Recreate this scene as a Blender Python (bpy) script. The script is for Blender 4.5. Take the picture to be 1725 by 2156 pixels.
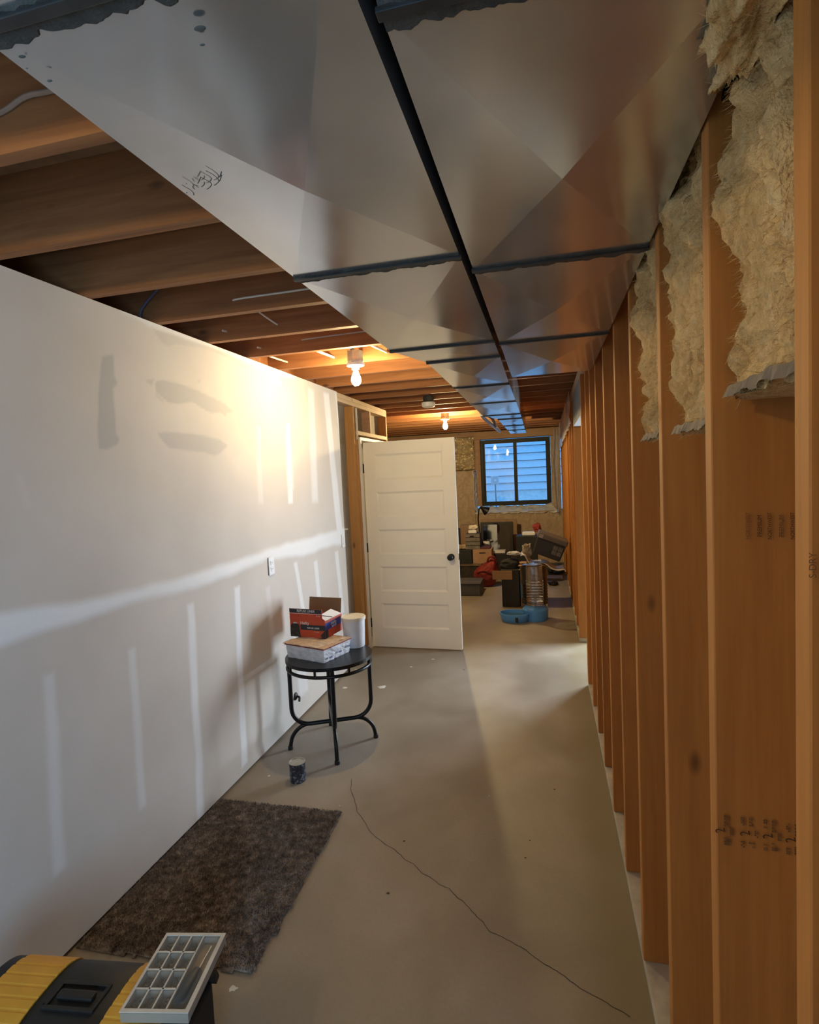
import bpy, bmesh, math, random
import numpy as np
from mathutils import Vector, Matrix, noise
from math import sin, cos, pi, radians, tan, hypot, atan2

for o in list(bpy.data.objects):
    bpy.data.objects.remove(o, do_unlink=True)
S = bpy.context.scene
C = S.collection
rnd = random.Random(7)

# ---------------------------------------------------------------- camera
CAMH, FPX = 1.68, 1180.0
_r, _p, _y = radians(2.7), radians(-3.6), radians(13.8)
_fwd = Vector((-sin(_y) * cos(_p), cos(_y) * cos(_p), sin(_p)))
_rt0 = Vector((cos(_y), sin(_y), 0)); _up0 = _rt0.cross(_fwd)
_rt = cos(_r) * _rt0 - sin(_r) * _up0
_up = sin(_r) * _rt0 + cos(_r) * _up0
CP = Vector((0, 0, CAMH))
cd = bpy.data.cameras.new('camera'); cam = bpy.data.objects.new('camera', cd); C.objects.link(cam)
cd.sensor_fit = 'HORIZONTAL'; cd.sensor_width = 36.0; cd.lens = 36.0 * FPX / 1725.0
cd.clip_start = 0.02; cd.clip_end = 100
cam.matrix_world = Matrix(((_rt.x, _up.x, -_fwd.x, 0), (_rt.y, _up.y, -_fwd.y, 0), (_rt.z, _up.z, -_fwd.z, CAMH), (0, 0, 0, 1)))
S.camera = cam
def ray(px, py): return _rt * ((px - 862.5) / FPX) - _up * ((py - 1078) / FPX) + _fwd
def onx(px, py, x): d = ray(px, py); return CP + d * (x / d.x)
def ony(px, py, y): d = ray(px, py); return CP + d * (y / d.y)
def onz(px, py, z): d = ray(px, py); return CP + d * ((z - CAMH) / d.z)

# ---------------------------------------------------------------- world, lights, exposure
W = bpy.data.worlds.new('world'); S.world = W; W.use_nodes = True
wn = W.node_tree; wn.nodes.clear()
bg = wn.nodes.new('ShaderNodeBackground'); wo = wn.nodes.new('ShaderNodeOutputWorld')
bg.inputs[0].default_value = (0.13, 0.46, 1.0, 1); bg.inputs[1].default_value = 1.85
wn.links.new(bg.outputs[0], wo.inputs[0])
S.view_settings.view_transform = 'Standard'; S.view_settings.look = 'None'
S.view_settings.gamma = 1; S.view_settings.use_curve_mapping = False
S.view_settings.exposure = 0.4
BULB_E = 570.0
BULB_COL = (1.0, 0.75, 0.36)
def area(name, loc, rot, sx, sy, power, col):
    l = bpy.data.lights.new(name, 'AREA'); l.shape = 'RECTANGLE'; l.size = sx; l.size_y = sy
    l.energy = power; l.color = col
    o = bpy.data.objects.new(name, l); C.objects.link(o); o.location = loc; o.rotation_euler = rot
    return o
area('daylight_added_window', (0.395, -1.45, 1.30), (0, radians(90), 0), 1.2, 1.6, 68, (0.42, 0.70, 1.0))  # daylight of the added window behind the viewpoint
area('daylight_side_doorway', (1.50, 6.02, 1.05), (0, radians(90), radians(45)), 1.5, .9, 130, (0.72, 0.86, 1.0))  # daylight of the added room beyond the doorway

# ---------------------------------------------------------------- object helpers
def tag(o, label=None, cat=None, group=None, kind=None):
    if label: o['label'] = label
    if cat: o['category'] = cat
    if group: o['group'] = group
    if kind: o['kind'] = kind
    return o
def empty(name, loc=(0, 0, 0), rz=0.0, parent=None):
    o = bpy.data.objects.new(name, None); C.objects.link(o)
    o.location = loc; o.rotation_euler = (0, 0, rz); o.empty_display_size = 0.1
    if parent: o.parent = parent
    return o
def thing(name, label, cat, loc=(0, 0, 0), rz=0.0, group=None):
    return tag(empty(name, loc, rz), label, cat, group)

class MB:
    def __init__(s): s.v = []; s.f = []
    def add(s, vs, fs):
        n = len(s.v); s.v += [tuple(v) for v in vs]; s.f += [tuple(i + n for i in f) for f in fs]; return s
    def box(s, a, b, M=None):
        x0, y0, z0 = a; x1, y1, z1 = b
        vs = [Vector(p) for p in ((x0, y0, z0), (x1, y0, z0), (x1, y1, z0), (x0, y1, z0), (x0, y0, z1), (x1, y0, z1), (x1, y1, z1), (x0, y1, z1))]
        if M: vs = [M @ v for v in vs]
        return s.add(vs, [(0, 3, 2, 1), (4, 5, 6, 7), (0, 1, 5, 4), (1, 2, 6, 5), (2, 3, 7, 6), (3, 0, 4, 7)])
    def tube(s, pts, r, n=8, caps=True):
        pts = [Vector(p) for p in pts]
        rs = r if isinstance(r, (list, tuple)) else [r] * len(pts)
        rings = []; prev = None
        for i, p in enumerate(pts):
            t = (pts[min(i + 1, len(pts) - 1)] - pts[max(i - 1, 0)]).normalized()
            a = prev if prev is not None else (Vector((0, 0, 1)) if abs(t.z) < .9 else Vector((1, 0, 0)))
            u = (a - t * a.dot(t))
            if u.length < 1e-5: u = t.orthogonal()
            u.normalize(); w = t.cross(u); prev = u
            rings.append([p + (u * cos(2 * pi * k / n) + w * sin(2 * pi * k / n)) * rs[i] for k in range(n)])
        vs = [q for ring in rings for q in ring]
        fs = [(i * n + k, i * n + (k + 1) % n, (i + 1) * n + (k + 1) % n, (i + 1) * n + k) for i in range(len(pts) - 1) for k in range(n)]
        if caps: fs += [tuple(reversed(range(n))), tuple(range((len(pts) - 1) * n, len(pts) * n))]
        return s.add(vs, fs)
    def lathe(s, prof, n=24, M=None, sx=1.0, sy=1.0):
        vs = [Vector((r * cos(2 * pi * k / n) * sx, r * sin(2 * pi * k / n) * sy, z)) for r, z in prof for k in range(n)]
        if M: vs = [M @ v for v in vs]
        m = len(prof)
        fs = [(i * n + k, i * n + (k + 1) % n, (i + 1) * n + (k + 1) % n, (i + 1) * n + k) for i in range(m - 1) for k in range(n)]
        if prof[0][0] > 1e-6: fs.append(tuple(reversed(range(n))))
        if prof[-1][0] > 1e-6: fs.append(tuple(range((m - 1) * n, m * n)))
        return s.add(vs, fs)
    def mesh(s, name):
        me = bpy.data.meshes.new(name); me.from_pydata(s.v, [], s.f); me.validate(); me.update(); return me
    def obj(s, name, m, parent=None, bevel=0, smooth=False, seg=2, recalc=True):
        me = s.mesh(name)
        if recalc:
            bm = bmesh.new(); bm.from_mesh(me); bmesh.ops.remove_doubles(bm, verts=bm.verts, dist=1e-6)
            bmesh.ops.recalc_face_normals(bm, faces=bm.faces); bm.to_mesh(me); bm.free()
        me.materials.append(m)
        if smooth:
            for p in me.polygons: p.use_smooth = True
        o = bpy.data.objects.new(name, me); C.objects.link(o)
        if parent: o.parent = parent
        if bevel:
            b = o.modifiers.new('bevel', 'BEVEL'); b.width = bevel; b.segments = seg; b.limit_method = 'ANGLE'; b.angle_limit = radians(40)
        if smooth:
            try: me.set_sharp_from_angle(angle=radians(42))
            except Exception: pass
        return o
def box(name, a, b, m, parent=None, bevel=0, M=None):
    return MB().box(a, b, M).obj(name, m, parent, bevel)
def fbm(x, y, z=0.0, o=4):
    return noise.fractal(Vector((x, y, z)), 1.0, 2.0, o)
def bez(pts, n=10):
    P = [Vector(p) for p in pts]; out = []
    for i in range(len(P) - 1):
        p0 = P[max(i - 1, 0)]; p1 = P[i]; p2 = P[i + 1]; p3 = P[min(i + 2, len(P) - 1)]
        for k in range(n):
            t = k / n
            out.append(0.5 * ((2 * p1) + (-p0 + p2) * t + (2 * p0 - 5 * p1 + 4 * p2 - p3) * t * t + (-p0 + 3 * p1 - 3 * p2 + p3) * t ** 3))
    out.append(P[-1]); return out
def ribbon(name, pts, w, nrm, m, parent=None):
    """thin flat print: a strip of width w along pts, facing nrm"""
    mb = MB(); nrm = Vector(nrm); L = []
    for i, p in enumerate(pts):
        t = (pts[min(i + 1, len(pts) - 1)] - pts[max(i - 1, 0)]).normalized(); s_ = nrm.cross(t).normalized()
        ww = w[i] if isinstance(w, list) else w
        L += [p - s_ * ww / 2, p + s_ * ww / 2]
    mb.add(L, [(2 * i, 2 * i + 1, 2 * i + 3, 2 * i + 2) for i in range(len(pts) - 1)])
    return mb.obj(name, m, parent, recalc=False)

# ---------------------------------------------------------------- materials
MATS = {}
class NT:
    def __init__(s, name):
        s.m = bpy.data.materials.new(name); s.m.use_nodes = True; s.t = s.m.node_tree; s.t.nodes.clear()
        s.out = s.n('ShaderNodeOutputMaterial'); s.b = s.n('ShaderNodeBsdfPrincipled')
        s.l(s.b.outputs[0], s.out.inputs[0])
    def n(s, t, **k):
        q = s.t.nodes.new(t)
        for a, b in k.items(): setattr(q, a, b)
        return q
    def l(s, a, b): s.t.links.new(a, b)
    def coords(s, scale=(1, 1, 1), kind='Object', rand=False):
        tc = s.n('ShaderNodeTexCoord'); mp = s.n('ShaderNodeMapping'); mp.inputs['Scale'].default_value = scale
        src = tc.outputs[kind]
        if rand:
            oi = s.n('ShaderNodeObjectInfo'); mu = s.n('ShaderNodeMath', operation='MULTIPLY'); mu.inputs[1].default_value = 37.0
            s.l(oi.outputs['Random'], mu.inputs[0]); cx = s.n('ShaderNodeCombineXYZ')
            for i in range(3): s.l(mu.outputs[0], cx.inputs[i])
            ad = s.n('ShaderNodeVectorMath', operation='ADD'); s.l(src, ad.inputs[0]); s.l(cx.outputs[0], ad.inputs[1]); src = ad.outputs[0]
        s.l(src, mp.inputs[0]); return mp.outputs[0]
    def noise(s, vec, scale, detail=4, rough=.55, dist=0):
        q = s.n('ShaderNodeTexNoise'); q.inputs['Scale'].default_value = scale; q.inputs['Detail'].default_value = detail
        q.inputs['Roughness'].default_value = rough; q.inputs['Distortion'].default_value = dist; s.l(vec, q.inputs['Vector']); return q.outputs['Fac']
    def ramp(s, fac, stops):
        q = s.n('ShaderNodeValToRGB'); cr = q.color_ramp
        while len(cr.elements) < len(stops): cr.elements.new(.5)
        for e, (p, c) in zip(cr.elements, stops):
            e.position = p; e.color = (*c, 1) if len(c) == 3 else c
        s.l(fac, q.inputs[0]); return q.outputs[0]
    def mix(s, fac, a, b, mode='MIX'):
        q = s.n('ShaderNodeMix', data_type='RGBA', blend_type=mode)
        for sock, v in ((q.inputs[0], fac), (q.inputs[6], a), (q.inputs[7], b)):
            if isinstance(v, (int, float)): sock.default_value = v
            elif isinstance(v, tuple): sock.default_value = (*v, 1)
            else: s.l(v, sock)
        return q.outputs[2]
    def bump(s, h, strength=.3, dist=.01):
        q = s.n('ShaderNodeBump'); q.inputs['Strength'].default_value = strength; q.inputs['Distance'].default_value = dist
        s.l(h, q.inputs['Height']); s.l(q.outputs[0], s.b.inputs['Normal'])
    def set(s, **k):
        for a, v in k.items():
            i = s.b.inputs[a.replace('_', ' ')]
            if hasattr(v, 'node'): s.l(v, i)
            else: i.default_value = (*v, 1) if isinstance(v, tuple) and len(v) == 3 else v
        return s
def g3(v): return (v, v, v)
def plain(name, col, rough=.6, metal=0.0, var=.12, scale=14, bump=.1, bd=.003, **k):
    if name in MATS: return MATS[name]
    t = NT(name); v = t.coords(rand=True); f = t.noise(v, scale)
    c = t.ramp(f, [(.3, tuple(x * (1 - var) for x in col)), (.7, tuple(min(1, x * (1 + var)) for x in col))])
    t.set(Base_Color=c, Roughness=rough, Metallic=metal, **k)
    if bump: t.bump(t.noise(v, scale * 6), bump, bd)
    MATS[name] = t.m; return t.m
def wood(name, axis, light, dark, knots=.6, rough=.7):
    if name in MATS: return MATS[name]
    t = NT(name); st = [22, 22, 22]; st[axis] = 1.3
    v = t.coords(tuple(st), rand=True)
    g = t.noise(v, 1.0, 6, .6, .6); fine = t.noise(v, 5.0, 3, .6)
    c = t.ramp(g, [(.25, dark), (.5, tuple((a + b) / 2 for a, b in zip(light, dark))), (.75, light)])
    c = t.mix(.18, c, t.ramp(fine, [(.3, g3(.35)), (.7, g3(1))]), 'MULTIPLY')
    # whole-board tone differs from board to board
    oi = t.n('ShaderNodeObjectInfo')
    c = t.mix(.5, c, t.ramp(oi.outputs['Random'], [(0, (.72, .62, .55)), (1, (1.15, 1.12, 1.1))]), 'MULTIPLY')
    ks = [11, 11, 11]; ks[axis] = 5.0
    kv = t.coords(tuple(ks), rand=True)
    vo = t.n('ShaderNodeTexVoronoi'); vo.inputs['Scale'].default_value = 1.0; t.l(kv, vo.inputs['Vector'])
    kn = t.ramp(vo.outputs['Distance'], [(.0, g3(1)), (.07, g3(.75)), (.20, g3(0))])
    sep = t.n('ShaderNodeSeparateColor'); t.l(vo.outputs['Color'], sep.inputs[0])
    gate = t.ramp(sep.outputs[0], [(1 - knots * .5 - .001, g3(0)), (1 - knots * .5, g3(1))])
    kk = t.mix(1.0, kn, gate, 'MULTIPLY')
    c = t.mix(kk, c, tuple(x * .30 for x in dark))
    t.set(Base_Color=c, Roughness=rough)
    t.bump(g, .25, .002)
    MATS[name] = t.m; return t.m

FIR_L, FIR_D = (.60, .265, .062), (.44, .170, .032)
studm = wood('stud_fir', 2, FIR_L, FIR_D, .45)
joistm = wood('joist_fir', 0, (.42, .185, .066), (.22, .08, .024), .35)
plate_m = wood('plate_wood', 1, (.62, .44, .26), (.46, .30, .16), .3)
pink_m = wood('trim_fir', 0, (.58, .38, .25), (.42, .25, .15), .3)
sub_m = plain('subfloor_board', (.30, .16, .075), .85, var=.35, scale=9)
white_m = plain('white_paint', (.88, .86, .78), .42, var=.02, scale=4, bump=.03)
jamb_m = plain('primed_white', (.78, .78, .78), .5, var=.05, bump=.05)
black_m = plain('black_plastic', (.009, .009, .009), .55, var=.2)
blackmet_m = plain('black_metal', (.012, .012, .012), .35, metal=.4, var=.2, bump=.05)
steel_m = plain('galvanized_box', (.42, .42, .42), .4, metal=.9, var=.2, scale=30)
paper_m = plain('drywall_back', (.30, .27, .235), .9, var=.08)
card_m = plain('cardboard', (.42, .25, .13), .85, var=.08, scale=6)
cardd_m = plain('dark_cardboard', (.17, .10, .05), .85, var=.1, scale=6)
redbag_m = plain('red_fabric', (.24, .025, .02), .7, var=.3, scale=8)
whitepl_m = plain('white_plastic', (.78, .80, .82), .35, var=.04, bump=.02)
cable_m = plain('cable_white', (.72, .66, .55), .5, var=.05)
cabley_m = plain('cable_grey', (.35, .35, .38), .5, var=.1)
ink_m = plain('brown_ink', (.085, .035, .012), .8, var=.4, scale=60, bump=0)
inkf_m = plain('faded_ink', (.20, .095, .035), .8, var=.4, scale=60, bump=0)
pencil_m = plain('pencil', (.10, .11, .10), .7, var=.3, bump=0)

def duct_mat():
    t = NT('galvanized_sheet'); v = t.coords(kind='Object', rand=True)
    a = t.noise(v, 2.2, 5, .6); b = t.noise(v, 60, 2)
    c = t.ramp(a, [(.3, (.50, .51, .51)), (.7, (.64, .65, .65))])
    r = t.ramp(a, [(.3, g3(.14)), (.75, g3(.22))])
    t.set(Base_Color=c, Roughness=r, Metallic=.82, Specular_IOR_Level=.5)
    t.bump(t.noise(v, 1.6, 2), .10, .02)
    return t.m
duct_m = duct_mat()
seal_m = plain('duct_sealant', (.055, .055, .05), .8, var=.35, scale=40, bump=.6, bd=.004)
cleat_m = plain('drive_cleat', (.05, .052, .052), .5, metal=.5, var=.3)

def insul_mat(name, a, b, c):
    t = NT(name); v = t.coords((1, 1, .6)); n1 = t.noise(v, 11, 8, .7, 1.2); n2 = t.noise(v, 90, 3, .7)
    col = t.ramp(n1, [(.28, c), (.5, b), (.72, a)])
    col = t.mix(.35, col, t.ramp(n2, [(.3, g3(.45)), (.7, g3(1.1))]), 'MULTIPLY')
    t.set(Base_Color=col, Roughness=1.0, Specular_IOR_Level=.1)
    ad = t.n('ShaderNodeMath', operation='ADD'); t.l(n1, ad.inputs[0]); t.l(n2, ad.inputs[1]); t.bump(ad.outputs[0], .7, .02)
    return t.m
ins_m = insul_mat('fibreglass', (1.0, .76, .42), (.86, .58, .27), (.48, .27, .10))
blank_m = insul_mat('foundation_blanket', (.82, .68, .52), (.68, .53, .38), (.50, .37, .26))

def concrete():
    t = NT('concrete_floor'); v = t.coords(kind='Object')
    vs = t.coords((1.0, .8, 1)); a = t.noise(vs, 1.5, 3, .5, .3); b = t.noise(vs, .7, 2, .5, .2); f = t.noise(v, 70, 4)
    c = t.ramp(a, [(.32, (.225, .190, .145)), (.5, (.305, .262, .205)), (.68, (.385, .345, .285))])
    c = t.mix(t.ramp(b, [(.45, g3(0)), (.7, g3(.45))]), c, (.27, .225, .155))
    c = t.mix(.16, c, t.ramp(f, [(.3, g3(.6)), (.7, g3(1.1))]), 'MULTIPLY')
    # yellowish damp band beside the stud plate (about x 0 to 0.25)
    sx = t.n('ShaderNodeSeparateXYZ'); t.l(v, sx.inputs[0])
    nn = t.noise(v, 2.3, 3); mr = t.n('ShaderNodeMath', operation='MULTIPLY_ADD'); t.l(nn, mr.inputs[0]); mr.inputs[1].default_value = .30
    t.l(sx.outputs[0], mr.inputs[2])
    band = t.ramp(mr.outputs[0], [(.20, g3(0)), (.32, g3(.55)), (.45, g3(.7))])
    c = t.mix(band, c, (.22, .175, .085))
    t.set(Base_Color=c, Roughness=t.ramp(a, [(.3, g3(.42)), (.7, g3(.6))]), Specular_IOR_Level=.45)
    t.bump(t.noise(v, 35, 3), .06, .004)
    return t.m
conc_m = concrete()

def drywall():
    t = NT('drywall_mudded'); v = t.coords(kind='Object')
    at = t.n('ShaderNodeAttribute', attribute_name='mud'); ad = t.n('ShaderNodeAttribute', attribute_name='damp')
    n1 = t.noise(v, 1.6, 3); n2 = t.noise(v, 150, 3)
    base = t.ramp(n1, [(.3, (.57, .515, .455)), (.7, (.65, .595, .53))])
    c = t.mix(at.outputs['Fac'], base, (.82, .82, .82))
    c = t.mix(ad.outputs['Fac'], c, (.40, .385, .365))
    c = t.mix(.06, c, t.ramp(n2, [(.3, g3(.6)), (.7, g3(1.1))]), 'MULTIPLY')
    t.set(Base_Color=c, Roughness=.62, Specular_IOR_Level=.35)
    t.bump(at.outputs['Fac'], .35, .002)
    return t.m
dry_m = drywall()

def glassy(name, col, alpha, rough):
    """thin plastic film / pane: clear transmission with a glossy skin"""
    t = NT(name); tr = t.n('ShaderNodeBsdfTransparent'); tr.inputs[0].default_value = (*col, 1)
    gl = t.n('ShaderNodeBsdfGlossy'); gl.inputs['Roughness'].default_value = rough; gl.inputs[0].default_value = (1, 1, 1, 1)
    fr = t.n('ShaderNodeFresnel'); fr.inputs[0].default_value = 1.5
    ad = t.n('ShaderNodeMath', operation='ADD'); ad.inputs[1].default_value = alpha; t.l(fr.outputs[0], ad.inputs[0])
    mx = t.n('ShaderNodeMixShader'); t.l(ad.outputs[0], mx.inputs[0]); t.l(tr.outputs[0], mx.inputs[1]); t.l(gl.outputs[0], mx.inputs[2])
    t.l(mx.outputs[0], t.out.inputs[0]); return t.m
pane_m = glassy('window_glass', (.97, .99, 1.0), .02, .0)
def film(name, opacity, col, edge=.55):
    t = NT(name); tr = t.n('ShaderNodeBsdfTransparent'); t.set(Base_Color=col, Roughness=.18)
    v = t.coords(); n = t.noise(v, 9, 4); t.bump(n, .6, .03)
    mx = t.n('ShaderNodeMixShader'); lw = t.n('ShaderNodeLayerWeight'); lw.inputs[0].default_value = .35; ma = t.n('ShaderNodeMath', operation='MULTIPLY_ADD'); t.l(lw.outputs['Facing'], ma.inputs[0]); ma.inputs[1].default_value = edge; ma.inputs[2].default_value = opacity; ma.use_clamp = True; t.l(ma.outputs[0], mx.inputs[0])
    t.l(tr.outputs[0], mx.inputs[1]); t.l(t.b.outputs[0], mx.inputs[2]); t.l(mx.outputs[0], t.out.inputs[0]); return t.m
poly_m = film('vapour_film', .38, (.62, .60, .62))
polysill_m = plain('white_film', (.86, .89, .92), .25, var=.05, scale=9, bump=.5, bd=.02)
bottle_m = glassy('bottle_plastic', (.90, .94, 1.0), .06, .04)
wrap_m = film('shrink_wrap', .30, (.75, .76, .78))

def emit(name, col, st):
    t = NT(name); e = t.n('ShaderNodeEmission'); e.inputs[0].default_value = (*col, 1); e.inputs[1].default_value = st
    t.l(e.outputs[0], t.out.inputs[0]); return t.m
bulb_m = emit('bulb_glow', BULB_COL, BULB_E)
bulb2_m = emit('bulb_glow_far', BULB_COL, BULB_E * 2.9)
fill_bulb_m = emit('fill_bulb_rear', BULB_COL, BULB_E * 0.6)  # glow of the added fill bulb

# ================================================================= STRUCTURE
LX, RX = -1.745, 0.27
CEIL = 2.45
floor = empty('floor'); tag(floor, kind='structure')
box('slab', (-4, -3, -.12), (.42, 10.8, 0), conc_m, floor)
# hairline crack
ck = [(110, 760), (105, 820), (128, 880), (140, 940), (190, 1010), (212, 1055), (235, 1080), (300, 1130), (370, 1170), (415, 1220), (460, 1240), (500, 1285), (570, 1330), (610, 1360), (665, 1380), (710, 1430), (770, 1480), (860, 1575), (900, 1630), (990, 1670), (1060, 1705), (1150, 1770), (1220, 1820), (1280, 1850), (1370, 1920), (1460, 1980), (1530, 2010), (1600, 2055), (1720, 2120)]
cp_ = [onz(700 + a / 2.708, 1360 + b / 2.708, .0008) for a, b in ck]
pts = []
for i in range(len(cp_) - 1):
    for k in range(6):
        p = cp_[i].lerp(cp_[i + 1], k / 6); p.x += .004 * fbm(p.x * 30, p.y * 30); p.y += .006 * fbm(p.x * 30, p.y * 30, 5); pts.append(p)
ww = [.0022 * (0.5 + abs(fbm(p.x * 12, p.y * 12, 3, 2))) + .0008 for p in pts]
ribbon('crack', pts, ww, (0, 0, 1), plain('crack_dark', (.05, .042, .033), .9, bump=0), floor)
def splat(px, py, r, m, seed):
    c = onz(px, py, 0); n = 22; vs = [(c.x, c.y, .0035)]
    for k in range(n):
        a = 2 * pi * k / n; rr = r * (.75 + .5 * fbm(cos(a) * 1.3 + seed, sin(a) * 1.3, seed, 3))
        vs.append((c.x + rr * cos(a), c.y + rr * .8 * sin(a), .0004))
    MB().add(vs, [(0, 1 + k, 1 + (k + 1) % n) for k in range(n)]).obj('paint_splat', m, floor)
mudsp = plain('dried_mud', (.70, .68, .62), .8); darksp = plain('dark_spot', (.07, .055, .04), .8)
for i, (a, b, r) in enumerate([(805, 1447, .045), (727, 1448, .03), (866, 1404, .02), (752, 1410, .02), (912, 1388, .018), (566, 1634, .012), (715, 1697, .006), (490, 2082, .018), (1030, 1676, .004)]): splat(a, b, r, mudsp, i * 3.1)
for i, (a, b, r) in enumerate([(851, 1771, .008), (817, 1881, .009), (977, 1410, .012), (1168, 1662, .008), (1106, 1806, .006), (1116, 1770, .005)]): splat(a, b, r, darksp, i * 2.3 + 40)

# ---- ceiling
ceil = empty('ceiling'); tag(ceil, kind='structure')
box('subfloor', (-4, -3, CEIL + .236), (.42, 10.8, CEIL + .26), sub_m, ceil)
jm = MB().box((-4, 0, CEIL), (.41, .038, CEIL + .235)).mesh('joist'); jm.materials.append(joistm)
JY = [1.07 + .415 * k for k in range(-9, 23)]
for y in JY:
    o = bpy.data.objects.new('joist', jm); C.objects.link(o); o.location = (0, y, 0); o.parent = ceil
bmz = MB().box((-1.86, 0, CEIL + .002), (-1.822, .377, CEIL + .233)).mesh('blocking'); bmz.materials.append(joistm)
for y in JY:
    if 2.9 < y < 6: 
        o = bpy.data.objects.new('blocking', bmz); C.objects.link(o); o.location = (0, y + .038, 0); o.parent = ceil

# ---- left wall: mudded drywall
wl = empty('wall_left'); tag(wl, kind='structure')
def poly_sd(Y, Z, P):
    """signed distance (positive inside) to polygon P"""
    P = np.array(P); n = len(P); d = np.full(Y.shape, 1e9); ins = np.zeros(Y.shape, bool)
    for i in range(n):
        a = P[i]; b = P[(i + 1) % n]; e = b - a; L = e @ e + 1e-12
        t = np.clip(((Y - a[0]) * e[0] + (Z - a[1]) * e[1]) / L, 0, 1)
        d = np.minimum(d, np.hypot(Y - a[0] - t * e[0], Z - a[1] - t * e[1]))
        c = ((a[1] > Z) != (b[1] > Z)) & (Y < (b[0] - a[0]) * (Z - a[1]) / (b[1] - a[1] + 1e-12) + a[0]); ins ^= c
    return np.where(ins, d, -d)
def sstep(x, a, b): t = np.clip((x - a) / (b - a), 0, 1); return t * t * (3 - 2 * t)
ys = np.concatenate([np.arange(-3, .8, .05), np.arange(.8, 4.66, .008), [4.66]]); zs = np.append(np.arange(.015, CEIL - .004, .01), CEIL - .002)
YY, ZZ = np.meshgrid(ys, zs)
# wobble of the trowel lines
WB = np.array([[.014 * fbm(y * 3.1, z * 2.3, 1.5, 3) for y in ys] for z in zs]); WB2 = np.array([[fbm(y * 9, z * 5, 7.5, 3) for y in ys] for z in zs])
YW, ZW = YY + WB, ZZ + WB * .8
def wp(px, py): p = onx(px, py, LX); return (p.y, p.z)
mud = np.zeros(YY.shape)
up = [(0, 1290), (150, 1262), (300, 1232), (440, 1195), (600, 1142), (736, 1106)]
lo = [(738, 1150), (700, 1150), (640, 1172), (560, 1182), (440, 1235), (330, 1262), (270, 1275), (80, 1345), (0, 1375)]
J = [(-.5, wp(0, 1290)[1] + .02)] + [wp(*p) for p in up + lo] + [(-.5, wp(0, 1375)[1])]
mud = np.maximum(mud, .95 * sstep(poly_sd(YW, ZW, J), -.012, .035))
def strip(a, b, w, k, soft=.018):
    global mud
    (y0, z0), (y1, z1) = wp(*a), wp(*b)
    P = [(y0 - w / 2, z0), (y0 + w / 2, z0), (y1 + w / 2 * 1.1, z1), (y1 - w / 2 * 1.1, z1)]
    mud = np.maximum(mud, k * sstep(poly_sd(YW, ZW, P), -soft, soft * .6) * (1 + .15 * WB2))
strip((605, 895), (612, 1060), .065, .8, .012); strip((608, 940), (612, 1030), .09, .4, .02)
strip((655, 822), (664, 1055), .10, .55, .03); strip((660, 930), (666, 1050), .06, .6, .012)
strip((686, 830), (716, 1120), .11, .9, .02); strip((706, 828), (732, 1120), .03, .7, .01)
strip((545, 900), (549, 1060), .05, .3, .02)
strip((400, 1275), (424, 1720), .045, .75, .02); strip((500, 1235), (515, 1610), .05, .85, .016)
strip((622, 1185), (640, 1290), .05, .7, .012); strip((665, 1180), (675, 1290), .06, .7, .012); strip((709, 1160), (722, 1290), .07, .75, .012)
strip((276, 1370), (300, 1700), .035, .45, .02); strip((98, 1430), (128, 1830), .035, .45, .022)
strip((565, 1235), (580, 1420), .045, .35, .02); strip((620, 1290), (640, 1460), .12, .5, .03); strip((690, 1290), (700, 1430), .14, .5, .03)
strip((40, 1000), (60, 1060), .02, .1)
B3 = [(180 + a / 3.92, 600 + b / 3.92) for a, b in [(300, 210), (560, 350), (1000, 500), (1400, 660), (1720, 780), (1720, 740), (1300, 570), (1000, 460), (700, 330), (400, 190)]]
mud = np.maximum(mud, .55 * sstep(poly_sd(YW, ZW, [wp(*p) for p in B3]), -.015, .01))
strip((578, 790), (582, 806), .10, .6)
damp = np.zeros(YY.shape)
def dpoly(P, k, soft=.006):
    global damp
    damp = np.maximum(damp, k * sstep(poly_sd(YW, ZW, [wp(*p) for p in P]), -soft, soft))
dpoly([(218, 748), (240, 745), (243, 790), (250, 805), (240, 815), (240, 860), (243, 915), (251, 925), (245, 938), (225, 948), (206, 948), (203, 900), (207, 830), (212, 790)], .75, .008)
dpoly([(180 + a / 3.92, 600 + b / 3.92) for a, b in [(580, 800), (600, 785), (650, 778), (750, 800), (850, 835), (950, 870), (1050, 915), (1150, 975), (1225, 1045), (1170, 1050), (1165, 1075), (1120, 1045), (1060, 1045), (1000, 1020), (930, 990), (880, 962), (800, 975), (720, 975), (690, 965), (650, 930), (590, 880)]], .62)
dpoly([(180 + a / 3.92, 600 + b / 3.92) for a, b in [(500, 770), (575, 768), (552, 825)]], .5)
dpoly([(180 + a / 3.92, 600 + b / 3.92) for a, b in [(580, 880), (600, 900), (645, 940), (655, 975), (620, 945), (585, 920)]], .35, .004)
dpoly([(a / 2.396, 800 + b / 2.396) for a, b in [(793, 266), (860, 262), (960, 262), (1050, 275), (1110, 295), (1150, 330), (1110, 368), (1085, 373), (1040, 355), (980, 348), (900, 348), (850, 342), (815, 305)]], .6, .008)
dpoly([(180 + a / 3.92, 600 + b / 3.92) for a, b in [(545, 345), (700, 400), (950, 490), (1150, 560), (1250, 620), (1370, 715), (1300, 680), (1230, 620), (1100, 570), (1000, 525), (900, 510), (750, 490), (690, 505), (640, 480), (610, 440)]], .35, .005)
dpoly([(180 + a / 3.92, 600 + b / 3.92) for a, b in [(930, 770), (960, 775), (955, 800), (935, 795)]], .3, .004)
dpoly([(612, 1290), (600, 1350), (560, 1560), (575, 1575), (620, 1530), (650, 1470), (640, 1400)], .15, .06)  # broad faint soft-edged darkening behind the table, apart from the damp patches
ny, nz = len(ys), len(zs)
verts = [(LX + .0012 * float(mud[j, i]), float(ys[i]), float(zs[j])) for j in range(nz) for i in range(ny)]
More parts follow.
